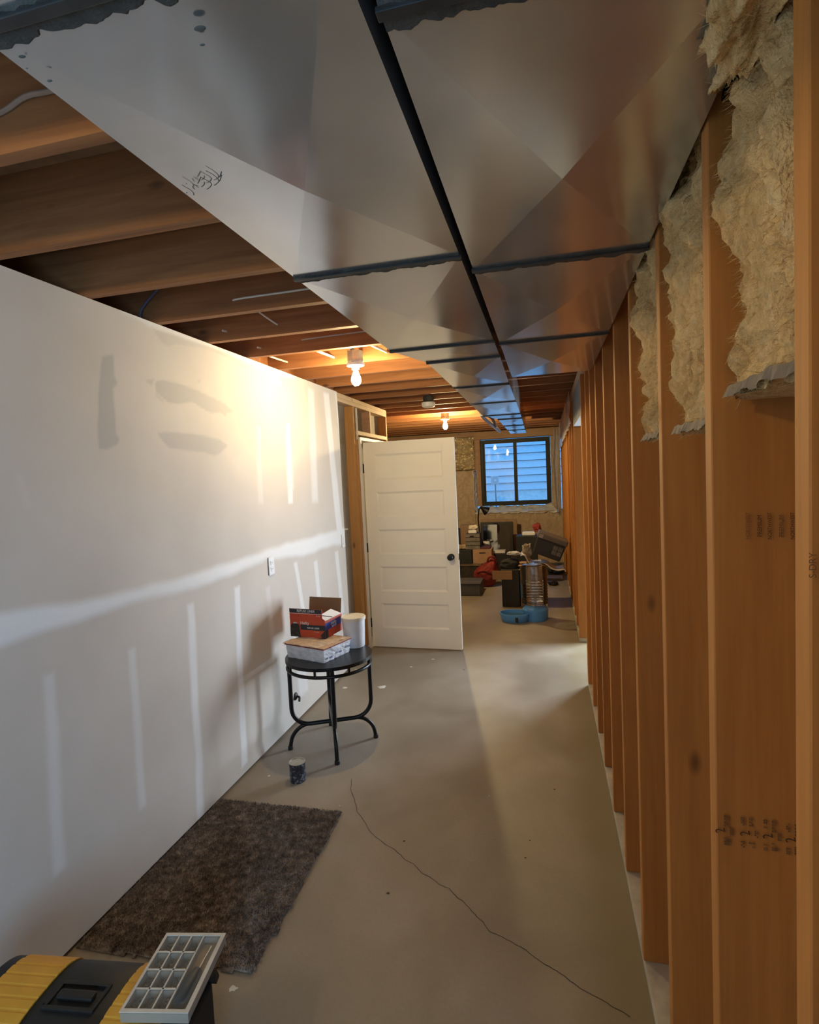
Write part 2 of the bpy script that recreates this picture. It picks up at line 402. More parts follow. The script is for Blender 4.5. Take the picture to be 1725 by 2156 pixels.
faces = [(j * ny + i, j * ny + i + 1, (j + 1) * ny + i + 1, (j + 1) * ny + i) for j in range(nz - 1) for i in range(ny - 1)]
me = bpy.data.meshes.new('drywall_face'); me.from_pydata(verts, [], faces); me.materials.append(dry_m)
for nm, arr in (('mud', mud), ('damp', damp)):
    a_ = me.attributes.new(nm, 'FLOAT', 'POINT'); a_.data.foreach_set('value', np.clip(arr, 0, 1).ravel().astype(np.float32))
o = bpy.data.objects.new('drywall_face', me); C.objects.link(o); o.parent = wl
for p in me.polygons: p.use_smooth = True
box('drywall_core', (LX - .0125, -3, .015), (LX - .001, 4.66, CEIL - .002), paper_m, wl)
wlp = lambda n, a, b: box(n, a, b, plate_m, wl, .001)
XF = LX - .0135; XB = XF - .089
wlp('bottom_plate', (XB, -3, .001), (XF, 5.15, .038))
wlp('top_plate', (XB, -3, 2.374), (XF, 6.26, 2.411)); wlp('top_plate', (XB, -3, 2.412), (XF, 6.26, 2.449))
kingm = wood('king_stud', 2, (.60, .34, .13), (.46, .23, .07), .9)
for y in (5.10, 6.22): box('stud', (XB, y, .039), (XF, y + .038, 2.373), kingm if y < 6 else studm, wl, .001)
wlp('header_plate', (XB, 5.14, 2.11), (XF, 6.22, 2.148))
for y in (5.62,): box('cripple_stud', (XB, y, 2.149), (XF, y + .038, 2.373), pink_m, wl)
box('rear_drywall', (XB - .0135, -3, 0), (XB - .0005, 6.26, CEIL - .002), paper_m, wl)
box('drywall_strip', (XF + .001, 5.155, 2.06), (XF + .012, 5.185, 2.36), plain('chalk_edge', (.6, .57, .52), .9), wl)

# ---- right wall: bare 2x6 studs
wr = empty('wall_right'); tag(wr, kind='structure')
sm = MB().box((RX, 0, .039), (RX + .14, .038, 2.373)).mesh('stud'); sm.materials.append(studm)
SY = [-2.75, -2.35, -.55, -.15, .26, .672, 1.022, 1.44, 1.88, 2.31, 2.72, 3.14, 3.55, 3.96, 4.37, 4.41, 5.58, 5.62, 6.05, 6.46, 6.87, 7.28, 7.69, 8.10, 8.51, 8.92, 9.33, 9.74, 10.15]
random.seed(3)
for y in SY:
    o = bpy.data.objects.new('stud', sm); C.objects.link(o); o.location = (rnd.uniform(-.003, .003), y, 0); o.parent = wr
    b = o.modifiers.new('bevel', 'BEVEL'); b.width = .002; b.segments = 1
bp_m = plain('dusty_plate', (.46, .42, .35), .9, var=.2)
box('bottom_plate', (RX, -3, .001), (RX + .14, 4.45, .038), bp_m, wr, .002); box('bottom_plate', (RX, 5.58, .001), (RX + .14, 10.35, .038), bp_m, wr, .002)
box('top_plate', (RX, -3, 2.374), (RX + .14, 10.4, 2.411), plate_m, wr); box('top_plate', (RX, -3, 2.412), (RX + .14, 10.4, 2.449), plate_m, wr)
shm = plain('brown_board', (.34, .17, .06), .9, var=.2)
MB().box((RX + .143, -.6, 0), (RX + .16, 4.45, CEIL + .235)).box((RX + .143, 5.58, 0), (RX + .16, 10.8, CEIL + .235)).box((RX + .143, 4.45, 2.08), (RX + .16, 5.58, CEIL + .235)).box((RX + .143, -3, 0), (RX + .16, -2.3, CEIL + .235)).box((RX + .143, -2.3, 0), (RX + .16, -.6, .65)).box((RX + .143, -2.3, 2.05), (RX + .16, -.6, CEIL + .235)).obj('sheathing', shm, wr)
grey_m = plain('grey_header', (.20, .19, .185), .7, var=.12)
box('header', (RX - .002, 4.45, 2.08), (RX + .14, 5.575, 2.37), grey_m, wr)

# ---- unseen neighbouring room, added beyond the stud-wall doorway to light the corridor
nr = tag(empty('wall_added_room'), kind='structure')
MB().box((.435, 3.0, -.12), (3.0, 7.6, 0)).obj('slab', conc_m, nr)
MB().box((.435, 2.95, 0), (3.0, 3.0, 2.7)).box((.435, 7.6, 0), (3.0, 7.65, 2.7)).box((3.0, 2.95, 0), (3.05, 7.65, 2.7)).box((.435, 2.95, 2.7), (3.05, 7.65, 2.75)).obj('shell', paper_m, nr)

# ---- far and rear walls
wf = empty('wall_far'); tag(wf, kind='structure')
box('foundation', (-4, 10.36, 0), (-1.29, 10.8, 1.735), blank_m, wf, .02)
box('foundation', (-1.29, 10.36, 0), (.40, 10.8, .955), blank_m, wf, .02)
box('cavity_back', (-4, 10.77, 1.735), (-1.29, 10.8, CEIL + .235), blank_m, wf)
for x in (-3.6, -3.2, -2.8, -2.4, -2.0, -1.66, -1.31):
    box('stud', (x, 10.66, 1.736), (x + .038, 10.765, 2.36), studm if x < -1.5 else pink_m, wf)
box('trimmer_stud', (-1.225, 10.6, 1.06), (-1.187, 10.765, 2.31), pink_m, wf)
box('trimmer_stud', (-1.268, 10.6, 1.06), (-1.226, 10.765, 2.31), pink_m, wf)
box('side_infill', (.10, 10.6, .956), (.265, 10.8, 2.31), blank_m, wf, .01)
box('window_header', (-1.29, 10.55, 2.31), (.265, 10.765, CEIL - .002), pink_m, wf)
box('head_filler', (-1.29, 10.765, 2.31), (.42, 10.8, CEIL + .235), sub_m, wf)
box('top_plate', (-4, 10.55, 2.37), (-1.29, 10.765, CEIL - .002), pink_m, wf)
tag(box('wall_rear', (-4, -3.12, 0), (.43, -3, CEIL + .26), paper_m), kind='structure')
tag(box('wall_side', (-4.12, -3, 0), (-4, 10.8, CEIL + .26), paper_m), kind='structure')
w2 = tag(empty('added_window_2'), kind='structure')  # unseen window, added behind the viewpoint to light the corridor
MB().box((RX + .02, -2.3, .65), (RX + .12, -2.25, 2.05)).box((RX + .02, -.65, .65), (RX + .12, -.6, 2.05)).box((RX + .02, -2.25, .65), (RX + .12, -.65, .70)).box((RX + .02, -2.25, 2.0), (RX + .12, -.65, 2.05)).obj('frame', jamb_m, w2)

# ---- window_1
w1 = tag(empty('window_1'), kind='structure')
FX0, FX1, FZ0, FZ1, FY = -1.185, .093, 1.055, 2.30, 10.69
def framebars(mb, x0, x1, z0, z1, y0, y1, t):
    return mb.box((x0, y0, z0), (x1, y1, z0 + t)).box((x0, y0, z1 - t), (x1, y1, z1)).box((x0, y0, z0 + t), (x0 + t, y1, z1 - t)).box((x1 - t, y0, z0 + t), (x1, y1, z1 - t))
wf_m = plain('bronze_frame', (.004, .006, .005), .55, var=.1)
framebars(MB(), FX0, FX1, FZ0, FZ1, FY, FY + .08, .05).obj('frame', wf_m, w1, .003)
xm = -.545
framebars(MB(), FX0 + .03, xm + .03, FZ0 + .03, FZ1 - .03, FY + .042, FY + .07, .045).obj('sash', wf_m, w1, .002)
framebars(MB(), xm - .03, FX1 - .03, FZ0 + .03, FZ1 - .03, FY + .008, FY + .038, .05).obj('sash', wf_m, w1, .002)
box('pane', (FX0 + .055, FY + .054, FZ0 + .055), (xm + .005, FY + .058, FZ1 - .055), pane_m, w1)
box('pane', (xm + .003, FY + .020, FZ0 + .062), (FX1 - .062, FY + .024, FZ1 - .062), pane_m, w1)
def crumple(name, fn, nu, nv, m, parent, amp, sc, seed, thick=.0):
    mb = MB(); vs = []
    for j in range(nv + 1):
        for i in range(nu + 1):
            p, nrm = fn(i / nu, j / nv); d = amp * (noise.turbulence(Vector((p.x * sc + seed, p.y * sc, p.z * sc)), 3, True) - .5)
            vs.append(Vector(p) + Vector(nrm) * d)
    fs = [(j * (nu + 1) + i, j * (nu + 1) + i + 1, (j + 1) * (nu + 1) + i + 1, (j + 1) * (nu + 1) + i) for j in range(nv) for i in range(nu)]
    o = mb.add(vs, fs).obj(name, m, parent, smooth=True)
    if thick: q = o.modifiers.new('solid', 'SOLIDIFY'); q.thickness = thick
    return o
def lerp3(a, b, t): return Vector(a).lerp(Vector(b), t)
def quadfn(a, b, c, d):   # a->b along u at v=0, d->c at v=1
    a, b, c, d = map(Vector, (a, b, c, d)); n = (b - a).cross(d - a).normalized()
    return lambda u, v: (a.lerp(b, u).lerp(d.lerp(c, u), v), n)
crumple('sill_film', quadfn((-1.30, 10.33, .945), (.22, 10.33, .93), (.12, 10.69, 1.05), (-1.22, 10.69, 1.05)), 60, 14, polysill_m, w1, .05, 7, 3, .002)
crumple('reveal_film', quadfn((-1.285, 10.345, .95), (-1.25, 10.60, .98), (-1.265, 10.60, 1.70), (-1.30, 10.345, 1.735)), 14, 40, polysill_m, w1, .04, 7, 9, .002)

# ---- door_1: white five-panel leaf opened across the corridor
d1 = tag(empty('door_1', (-1.725, 5.245, 0), radians(-3.0)), kind='structure')
DW, DT, DH = .905, .035, 2.03
def panel_door():
    mb = MB(); st = .115; rails = [(.012, .24)]
    ph = .245; gap = (DH - .012 - .20 - 5 * ph - .11) / 4
    z = .20; holes = []
    for i in range(5):
        holes.append((z, z + ph)); z += ph + gap
    x0, x1 = st, DW - st
    mb.box((0, 0, .012), (x0, DT, DH)).box((x1, 0, .012), (DW, DT, DH))
    zz = .012
    for a, b in holes + [(DH, DH)]:
        mb.box((x0, 0, zz), (x1, DT, a)); zz = b
    return mb, holes, x0, x1
mb, holes, hx0, hx1 = panel_door()
mb.obj('leaf', white_m, d1, .0015)
for a, b in holes:
    q = MB()   # recessed panel with a sloped moulding on both faces
    i = .018
    for y, yy in ((.0, .011), (DT, DT - .011)):
        vs = [(hx0, y, a), (hx1, y, a), (hx1, y, b), (hx0, y, b), (hx0 + i, yy, a + i), (hx1 - i, yy, a + i), (hx1 - i, yy, b - i), (hx0 + i, yy, b - i)]
        q.add(vs, [(0, 1, 5, 4), (1, 2, 6, 5), (2, 3, 7, 6), (3, 0, 4, 7), (4, 5, 6, 7)])
    q.obj('panel', white_m, d1)
def knob(y0, sgn):
    M = Matrix.Translation((DW - .07, y0, .905)) @ Matrix.Rotation(radians(90 * sgn), 4, 'X')
    return MB().lathe([(.032, 0), (.032, .006), (.014, .010), (.012, .03), (.022, .036), (.029, .047), (.030, .056), (.024, .066), (.0, .070)], 24, M)
tag(knob(0, 1).obj('knob', blackmet_m, d1, smooth=True), 'black round door knob'); knob(DT, -1).obj('knob', blackmet_m, d1, smooth=True)
for z in (.25, 1.0, 1.78):
    mb = MB().tube([(-.008, .002, z - .045), (-.008, .002, z + .045)], .007, 10).box((-.008, .003, z - .044), (.03, .006, z + .044)).box((-.03, -.004, z - .044), (-.006, 0, z + .044))
    mb.obj('hinge', blackmet_m, d1)
box('latch_plate', (DW - .0005, .006, .875), (DW + .0015, .029, .935), blackmet_m, d1)
# jamb of the doorway in the left wall
fr1 = tag(empty('trim_1'), kind='structure')
MB().box((XB, 5.205, 0), (XF + .024, 5.235, 2.085)).box((XB, 6.16, 0), (XF + .024, 6.19, 2.085)).box((XB, 5.235, 2.055), (XF + .024, 6.16, 2.085)).obj('door_jamb', jamb_m, fr1, .001)
MB().box((XB, 5.165, .038), (XF + .005, 5.2, 2.10)).obj('trimmer_stud', kingm, fr1)

# ================================================================= DUCTS
DZ = 2.22
def trunk(name, label, secs, caplast=True):
    """secs: list of (y0, y1, xl0, xr0, xl1, xr1); each piece has a cross-broken bottom pan"""
    T = thing(name, label, 'duct', (0, 0, DZ))
    top = CEIL - DZ - .003
    for k, (y0, y1, a0, b0, a1, b1) in enumerate(secs):
        mb = MB(); cx, cy = (a0 + b0 + a1 + b1) / 4, (y0 + y1) / 2
        dz = -.013 if (y1 - y0) > .5 else -.003
        v = [(a0, y0, 0), (b0, y0, 0), (b1, y1, 0), (a1, y1, 0), (a0, y0, top), (b0, y0, top), (b1, y1, top), (a1, y1, top), (cx, cy, dz)]
        f = [(0, 1, 8), (1, 2, 8), (2, 3, 8), (3, 0, 8), (4, 5, 6, 7), (1, 2, 6, 5), (3, 0, 4, 7), (0, 1, 5, 4), (2, 3, 7, 6)]
        mb.add(v, f).obj('duct_section', duct_m, T)
        # S-cleat band at the near joint, then a ragged smear of sealant
        if k > 0 or name == 'supply_duct':
            box('cleat', (a0 - .004, y0 - .010, -.008), (b0 + .004, y0 + .006, -.0005), cleat_m, T, .001)
            if y0 < 2.45:
                wd = .036 if y0 < 2 else .02
                n = 90; vs = []
                for i in range(n + 1):
                    t = i / n; x = a0 + (b0 - a0) * t
                    e0 = y0 - .012 - wd * .12 * (1 + fbm(x * 40, k, 2, 3)); e1 = y0 + wd * (.85 + .35 * fbm(x * 30, k + 5, 1, 4))
                    h = -.0035 - .0015 * fbm(x * 50, k, 8)
                    vs += [(x, e0, -.0002), (x, e0 + .004, h), (x, e1 - .004, h), (x, e1, -.0002)]
                fs = [(4 * i + j, 4 * i + j + 1, 4 * i + j + 5, 4 * i + j + 4) for i in range(n) for j in range(3)]
                MB().add(vs, fs).obj('sealant', seal_m, T)
    return T
L0, R0 = -.63, -.190
left_secs = [(-.35, .55, L0, R0, L0, R0), (.55, 1.42, L0, R0, L0, R0), (1.42, 2.36, L0, R0, L0, R0), (2.36, 2.67, L0, R0, -.535, R0), (2.67, 3.52, -.535, R0, -.54, -.2), (3.52, 4.40, -.54, -.2, -.552, -.205), (4.40, 5.37, -.552, -.205, -.558, -.213),
             (5.37, 5.83, -.558, -.213, -.455, -.218), (5.83, 6.70, -.455, -.218, -.46, -.232), (6.70, 7.42, -.46, -.232, -.46, -.24), (7.42, 8.15, -.46, -.24, -.465, -.25)]
trunk('supply_duct', 'long galvanized steel duct under the joists, the left one, narrowing towards the window', left_secs)
r0, r1 = -.170, .262
trunk('return_duct', 'wide galvanized steel duct on the right, ending short beside the bare stud wall', [(-.25, .665, r0, r1, r0, r1), (.665, 1.53, r0, r1, r0, r1), (1.53, 2.42, r0, r1, r0, r1), (2.42, 3.30, r0, r1, r0, r1)])
T = bpy.data.objects['supply_duct']
strk = [[(900, 270), (1000, 325), (1100, 380), (1180, 440), (1250, 500), (1290, 560), (1295, 600)], [(1385, 400), (1340, 560), (1300, 610), (1220, 690), (1150, 730)],
        [(740, 470), (830, 520), (930, 570), (1030, 630), (1075, 690), (1050, 760), (1000, 810), (930, 850)], [(750, 480), (715, 560), (690, 620), (655, 675)], [(850, 620), (868, 660), (830, 730), (770, 775)],
        [(690, 795), (610, 740), (540, 690)], [(680, 730), (600, 720)], [(500, 750), (530, 810), (575, 855)], [(185, 710), (290, 780), (400, 840), (480, 900), (530, 960), (545, 1035)], [(340, 940), (310, 975)]]
for s_ in strk:
    P = [onz(370 + a / 14.375, 330 + b / 14.375, DZ - .0012) for a, b in s_]
    P = [Vector((p.x, p.y, -.009)) for p in bez(P, 5)]
    o = ribbon('pencil_stroke', P, .0018, (0, 0, -1), pencil_m, T)
for (px, py, r) in [(45, 100, .007), (103, 152, .006), (420, 40, .011), (425, 75, .005), (55, 125, .003)]:
    p = onz(px, py, DZ); MB().lathe([(r * .5, -.0105), (r * .3, -.0112), (0, -.0114)], 10, Matrix.Translation((p.x, p.y, 0)) @ Matrix.Diagonal((1.4, .8, 1, 1))).obj('smudge', pencil_m, T)
pp = thing('takeoff_pipe', 'thin dark pipe curving off the far left edge of the left duct', 'pipe')
MB().tube(bez([(-.575, 5.40, 2.245), (-.60, 5.9, 2.25), (-.60, 6.8, 2.25), (-.60, 7.9, 2.25)], 6), .022, 12).obj('pipe', steel_m, pp, smooth=True)
MB().tube(bez([(-.56, 5.42, 2.24), (-.51, 5.62, 2.228), (-.53, 6.2, 2.235), (-.58, 7.0, 2.245)], 8), .014, 10).obj('elbow', cleat_m, pp, smooth=True)

# ================================================================= INSULATION IN THE BAYS
def batt(label, y0, y1, zb, zt, xf, seed, lean=0.0, edge=.03, lowtaper=0.0):
    T = thing('insulation_batt', label, 'insulation', (0, 0, 0), group='insulation batts between the studs')
    nz_ = int((zt - zb) / .009); prof = []
    nu = 46
    vs = []; xb = RX + .137
    base = []
    for j in range(nz_ + 1):
        z = zb + (zt - zb) * j / nz_
        fadeb = min(1, j / 6)
        e1 = y1 - edge * (.5 + .9 * abs(fbm(z * 7, seed, 2, 4))) - lowtaper * max(0, 1 - (z - zb) / .5)
        e0 = y0 + .004
        for i in range(nu + 1):
            u = i / nu
            if u < .12: t = u / .12; x = xb + (xf + .02 - xb) * t; y = e1; 
            elif u > .9: t = (u - .9) / .1; x = xf + (xb - xf) * t; y = e0
            else:
                t = (u - .12) / .78; y = e1 + (e0 - e1) * t; x = xf + .025 * (1 - min(1, min(t, 1 - t) * 6))
            big = fbm(y * 9 + seed, z * 5, seed, 3); fine = noise.turbulence(Vector((y * 16 + seed, z * 10, x * 20)), 5, True)
            a = max(0, min(1, (xb - x) / .05))
            d = .022 * big + .055 * (fine - .5)
            x2 = x - d * a * fadeb - lean * (z - zb)
            y2 = y + (.012 * fbm(y * 20, z * 22, seed + 3, 3) * a if 0.02 < u < .9 else 0)
            vs.append((min(x2, xb), max(y2, y0 + .001), z + .02 * fbm(y * 14, seed, 5, 3) * (1 - fadeb)))
    fs = [(j * (nu + 1) + i, j * (nu + 1) + i + 1, (j + 1) * (nu + 1) + i + 1, (j + 1) * (nu + 1) + i) for j in range(nz_) for i in range(nu)]
    fs.append(tuple(range(nu, -1, -1)))
    MB().add(vs, fs).obj('batt', ins_m, T, smooth=True)
    # loose fibres standing off the surface
    R = random.Random(seed); fb = MB(); V = vs
    for _ in range(5200):
        k = R.randrange(len(V) - nu - 2); i = k % (nu + 1)
        if i < 2 or i > nu * .9: 
            if R.random() < .7: continue
        p = Vector(V[k]); L = R.uniform(.004, .020); edgeb = i < nu * .2
        d = Vector((-1 if not edgeb else -.4, (.9 if edgeb else R.uniform(-.6, .6)), R.uniform(-.9, .5))).normalized()
        q = p + d * L + Vector((0, 0, -L * .3)); w = Vector((R.uniform(-1, 1), R.uniform(-1, 1), R.uniform(-1, 1))).normalized() * .00035
        mid = (p + q) / 2 + w * 3
        if max(p.y, q.y, mid.y) > y1 - .001 or min(p.y, q.y, mid.y) < y0 + .001: continue
        fb.add([p - w, p + w, mid + w, q, mid - w], [(0, 1, 2, 4), (4, 2, 3)])
    tag(fb.obj('fibre', ins_m, T, recalc=False), kind='stuff')
    # torn facing paper at the bottom
    n = 26; pv = []
    for i in range(n + 1):
        t = i / n; y = y0 + .006 + (y1 - y0 - .05 - lowtaper) * t
        zz = zb + .004 + .008 * fbm(y * 14, seed, 1, 3); pv += [(xf - .012 - .006 * fbm(y * 40, 3, seed), y, zz - .006 * (1 + fbm(y * 22, 7, seed))), (xf - .004, y, zz + .012), (xf + .06, y, zz - .004)]
    tag(MB().add(pv, [(3 * i + k, 3 * i + k + 1, 3 * i + k + 4, 3 * i + k + 3) for i in range(n) for k in range(2)]).obj('facing_paper', plain('facing_paper', (.20, .16, .13), .7, var=.2, scale=30), T), 'torn grey facing at the bottom edge')
    return T
batt('widest fluffy tan batt in the stud bay nearest the camera, grey torn bottom', .712, 1.020, 1.78, 2.44, .283, 11, edge=.02)
batt('clumpy tan batt in the second stud bay, ending in a white paper tip', 1.062, 1.438, 1.745, 2.44, .280, 23, edge=.03, lowtaper=.06)
batt('narrowest ragged tan batt, farthest of the hanging batts', 1.482, 1.878, 1.75, 2.44, .278, 37, edge=.05, lowtaper=.12)
batt('scrap of pale insulation at the right edge of the picture', .30, .668, 2.06, 2.44, .30, 51, edge=.05)
# wad bulging over the duct edge at the top
def wad():
    T = thing('insulation_wad', 'loose tan insulation bulging over the duct edge at top right', 'insulation')
    bm = bmesh.new(); bmesh.ops.create_icosphere(bm, subdivisions=6, radius=1.0)
    for v in bm.verts:
        n = v.co.normalized(); d = 1 + .16 * fbm(n.x * 2.2, n.y * 2.2, n.z * 2.2, 5) + .12 * (noise.turbulence(n * 5 + Vector((4, 1, 9)), 4, True) - .5)
        v.co = Vector((.262 + n.x * .085 * d, .70 + n.y * .30 * d, 2.30 + n.z * .135 * d))
        if v.co.z > 2.212: v.co.x = max(v.co.x, .2645)
        v.co.x = min(v.co.x, RX - .002)
    me = bpy.data.meshes.new('wad'); bm.to_mesh(me); bm.free(); me.materials.append(ins_m)
    for p in me.polygons: p.use_smooth = True
    o = bpy.data.objects.new('wad', me); C.objects.link(o); o.parent = T
    R = random.Random(5); fb = MB()
    for _ in range(3500):
        v = me.vertices[R.randrange(len(me.vertices))]
        if v.co.x > .255: continue
        p = v.co.copy(); d = (v.normal + Vector((R.uniform(-.8, .8), R.uniform(-.8, .8), R.uniform(-.8, .6)))).normalized(); q = p + d * R.uniform(.005, .02)
        w = Vector((R.uniform(-1, 1), R.uniform(-1, 1), R.uniform(-1, 1))).normalized() * .0003
        fb.add([p - w, p + w, q], [(0, 1, 2)])
    tag(fb.obj('fibre', ins_m, T, recalc=False), kind='stuff')
wad()

# ---- stamps on the near stud faces
def text(name, body, size, M, m, parent, ext=.0002, font=None, sx=1.0):
    cu = bpy.data.curves.new(name, 'FONT'); cu.body = body; cu.size = size; cu.extrude = ext; cu.align_x = 'CENTER'; cu.align_y = 'CENTER'
    o = bpy.data.objects.new(name, cu); C.objects.link(o)
    dg = bpy.context.evaluated_depsgraph_get(); me = bpy.data.meshes.new_from_object(o.evaluated_get(dg)); bpy.data.objects.remove(o)
    me.transform(Matrix.Diagonal((sx, 1, 1, 1))); me.transform(M); me.materials.clear(); me.materials.append(m); me.name = name
    o = bpy.data.objects.new(name, me); C.objects.link(o)
    if parent: o.parent = parent
    return o
RY = Matrix.Rotation(radians(90), 4, 'X')
def stampM(x, y, z, rot): return Matrix.Translation((x, y - .0006, z)) @ RY @ Matrix.Rotation(radians(rot), 4, 'Z')
for i, (px, s) in enumerate([(1574, 'NORTHWEST'), (1599, 'PREMIUM'), (1620, 'NORTHWEST'), (1645, 'PREMIUM'), (1668, 'NORTHWEST')]):
    p = ony(px, 1107, 1.020)
    text('grade_stamp', s, .0095 if len(s) < 8 else .0078, stampM(p.x, 1.018, p.z, 90), ink_m if i in (1, 2, 4) else inkf_m, wr, sx=.92)
for i, (px, py) in enumerate([(1518, 1748), (1570, 1754), (1618, 1760), (1666, 1768)]):
    p = ony(px, py, 1.018); text('grade_stamp', '2', .022, stampM(p.x, 1.018, p.z, 100), ink_m, wr, sx=.8)
    R = random.Random(i)
    for (dx, dz, w, h) in ((-.004, .021, .006, .016), (.009, .018, .007, .022), (-.004, -.02, .006, .012), (.010, -.018, .010, .014), (.017, 0, .006, .014)):
        a = p.x + dx; z = p.z + dz
        if a - w / 2 < RX + .003 or a + w / 2 > RX + .137: continue
        mb = MB()
        for r_ in range(4):
            for c_ in range(2):
                if R.random() < .25: continue
                mb.box((a - w / 2 + c_ * w * .5, 1.0178, z - h / 2 + r_ * h * .25), (a - w / 2 + c_ * w * .5 + w * .42, 1.0182, z - h / 2 + r_ * h * .25 + h * .17))
        if mb.v: mb.obj('grade_stamp', inkf_m, wr)
p = ony(1712, 1190, .668); text('grade_stamp', 'S-DRY', .010, stampM(min(p.x, RX + .12), .668, p.z, 90), inkf_m, wr)

# ================================================================= LIGHT FIXTURES
def bulbfix(label, x, y, zb, bm_=None):
    T = thing('light_fixture', label, 'lamp', (x, y, 0), group='bare bulbs on the joists')
    ya = max(q for q in JY if q < y) + .038 - y; yb = min(q for q in JY if q > y) - y
    box('bracket', (-.012, ya, zb + .0855), (.012, yb, zb + .093), steel_m, T)
    MB().lathe([(.05, zb + .012), (.052, zb + .02), (.052, zb + .085), (.0, zb + .085)], 8).obj('junction_box', steel_m, T)
    MB().lathe([(.0, zb - .028), (.024, zb - .028), (.026, zb - .012), (.055, zb - .006), (.058, zb + .008), (.05, zb + .013), (0, zb + .013)], 28).obj('lamp_holder', whitepl_m, T, smooth=True)
    b = MB().lathe([(.0, zb - .130), (.014, zb - .128), (.024, zb - .118), (.030, zb - .103), (.031, zb - .092), (.028, zb - .076), (.020, zb - .056), (.014, zb - .040), (.013, zb - .027), (0, zb - .027)], 24)
    tag(b.obj('bulb', bm_ or bulb_m, T, smooth=True), 'glowing warm white bulb')
    return T
bulbfix('bare glowing bulb between the joists above the drywall end, the nearer one', -1.15, 3.43, 2.402)
bulbfix('bare glowing bulb over the door top, the farther one', -1.225, 7.12, 2.392, bulb2_m)
bulbfix('added fill bulb on the joists behind the viewpoint, out of the picture', -1.4, -0.36, 2.45, fill_bulb_m)  # unseen bulb added for warm fill
T = thing('smoke_detector', 'round white smoke detector under a joist between the two bulbs', 'detector', (-1.11, 5.52, 0))
MB().lathe([(.05, 2.407), (.055, 2.42), (.055, 2.47), (.0, 2.47)], 8).obj('junction_box', cleat_m, T)
box('bracket', (-.012, -.232, 2.4705), (.012, .115, 2.478), steel_m, T)
MB().lathe([(0, 2.355), (.045, 2.356), (.062, 2.365), (.068, 2.382), (.068, 2.406), (0, 2.406)], 28).obj('cover', whitepl_m, T, smooth=True)

# ---- cables through the joists
def jhole(px, py, k): return ony(px, py, JY[k])
def cable(label, pts, r=.0045, m=None):
    o = MB().tube(bez(pts, 6), r, 8).obj('electrical_cable', m or cable_m, smooth=True); tag(o, label, 'cable', 'cables in the joists'); return o
J0 = 9  # JY[9] = 1.07
a = ony(490, 632, JY[12]); b = ony(618, 614, JY[12])
cable('pale cable stapled along a dark joist face beside the left duct', [(a.x, a.y + .02, a.z), (a.x + .03, a.y - .006, a.z), (b.x, b.y - .008, b.z), (b.x + .3, b.y - .008, b.z + .004)])
a = ony(545, 663, JY[13]); b = ony(582, 682, JY[13]);
cable('short white cable dipping through the fifth joist from the left edge', [(a.x, a.y - .12, a.z + .03), (a.x + .03, a.y - .08, a.z), (b.x, b.y - .01, b.z), (b.x + .01, b.y + .06, b.z)])
for (px, py, k, lb) in ((477, 698, 13, 'white cable end poking through a joist just above the wall top'), (549, 733, 14, 'white cable end in the joist before the bulb'), ):
    a = ony(px, py, JY[k]); cable(lb, [(a.x - .005, a.y - .03, a.z - .002), (a.x, a.y - .005, a.z), (a.x, a.y + .1, a.z + .004)], .0055)
for px, py, r_, lb in ((606, 762, .006, 'bright white cable running into the lit joist over the drywall top'), (704, 752, .008, 'bright white cable running into the lit joist left of the nearer bulb'), (816, 741, .009, 'white cable looping through the joist beside the left duct')):
    a = ony(px, py, JY[15]); cable(lb, [(a.x - .10, JY[14] + .06, a.z + .035), (a.x - .05, a.y - .16, a.z + .012), (a.x - .01, a.y - .04, a.z), (a.x, a.y + .06, a.z)], r_)
a = ony(640, 715, JY[14]); b = ony(770, 698, JY[14]); cable('thin cable stapled along the joist above the bulb', [(a.x, a.y + .02, a.z), (a.x + .02, a.y - .006, a.z), (b.x, b.y - .007, b.z)], .004, cabley_m)
a = ony(0, 245, JY[9]); b = ony(125, 193, JY[9]); cable('grey cable arching across the dark joist at the top left', [(a.x - .2, a.y - .007, a.z - .02), (a.x, a.y - .007, a.z), ((a.x + b.x) / 2, a.y - .007, (a.z + b.z) / 2 + .012), (b.x, b.y - .007, b.z), (b.x + .25, b.y - .007, b.z + .005)], .006, plain('cable_brown', (.30, .2, .14), .6))
a = ony(303, 665, JY[12]); b = ony(345, 612, JY[12]); cable('bluish cable dropping into the wall top', [(a.x, a.y - .02, 2.452), (a.x + .004, a.y - .02, a.z + .02), (b.x - .02, b.y - .02, b.z), (b.x + .05, b.y - .012, b.z + .05)], .006, plain('cable_blue', (.10, .11, .17), .5))
hm = plain('hole_dark', (.02, .01, .006), 1)
for (px, py, k) in ((843, 793, 19), (868, 762, 18), (700, 748, 16), (615, 773, 17), (770, 800, 18), (906, 797, 20)):
    a = ony(px, py, JY[k] - .0008) if k < len(JY) else None
    if a and 2.46 < a.z < 2.67:
        MB().lathe([(.013, 0), (0, .0004)], 12, Matrix.Translation(a) @ Matrix.Rotation(radians(90), 4, 'X')).obj('drill_hole', hm, ceil)

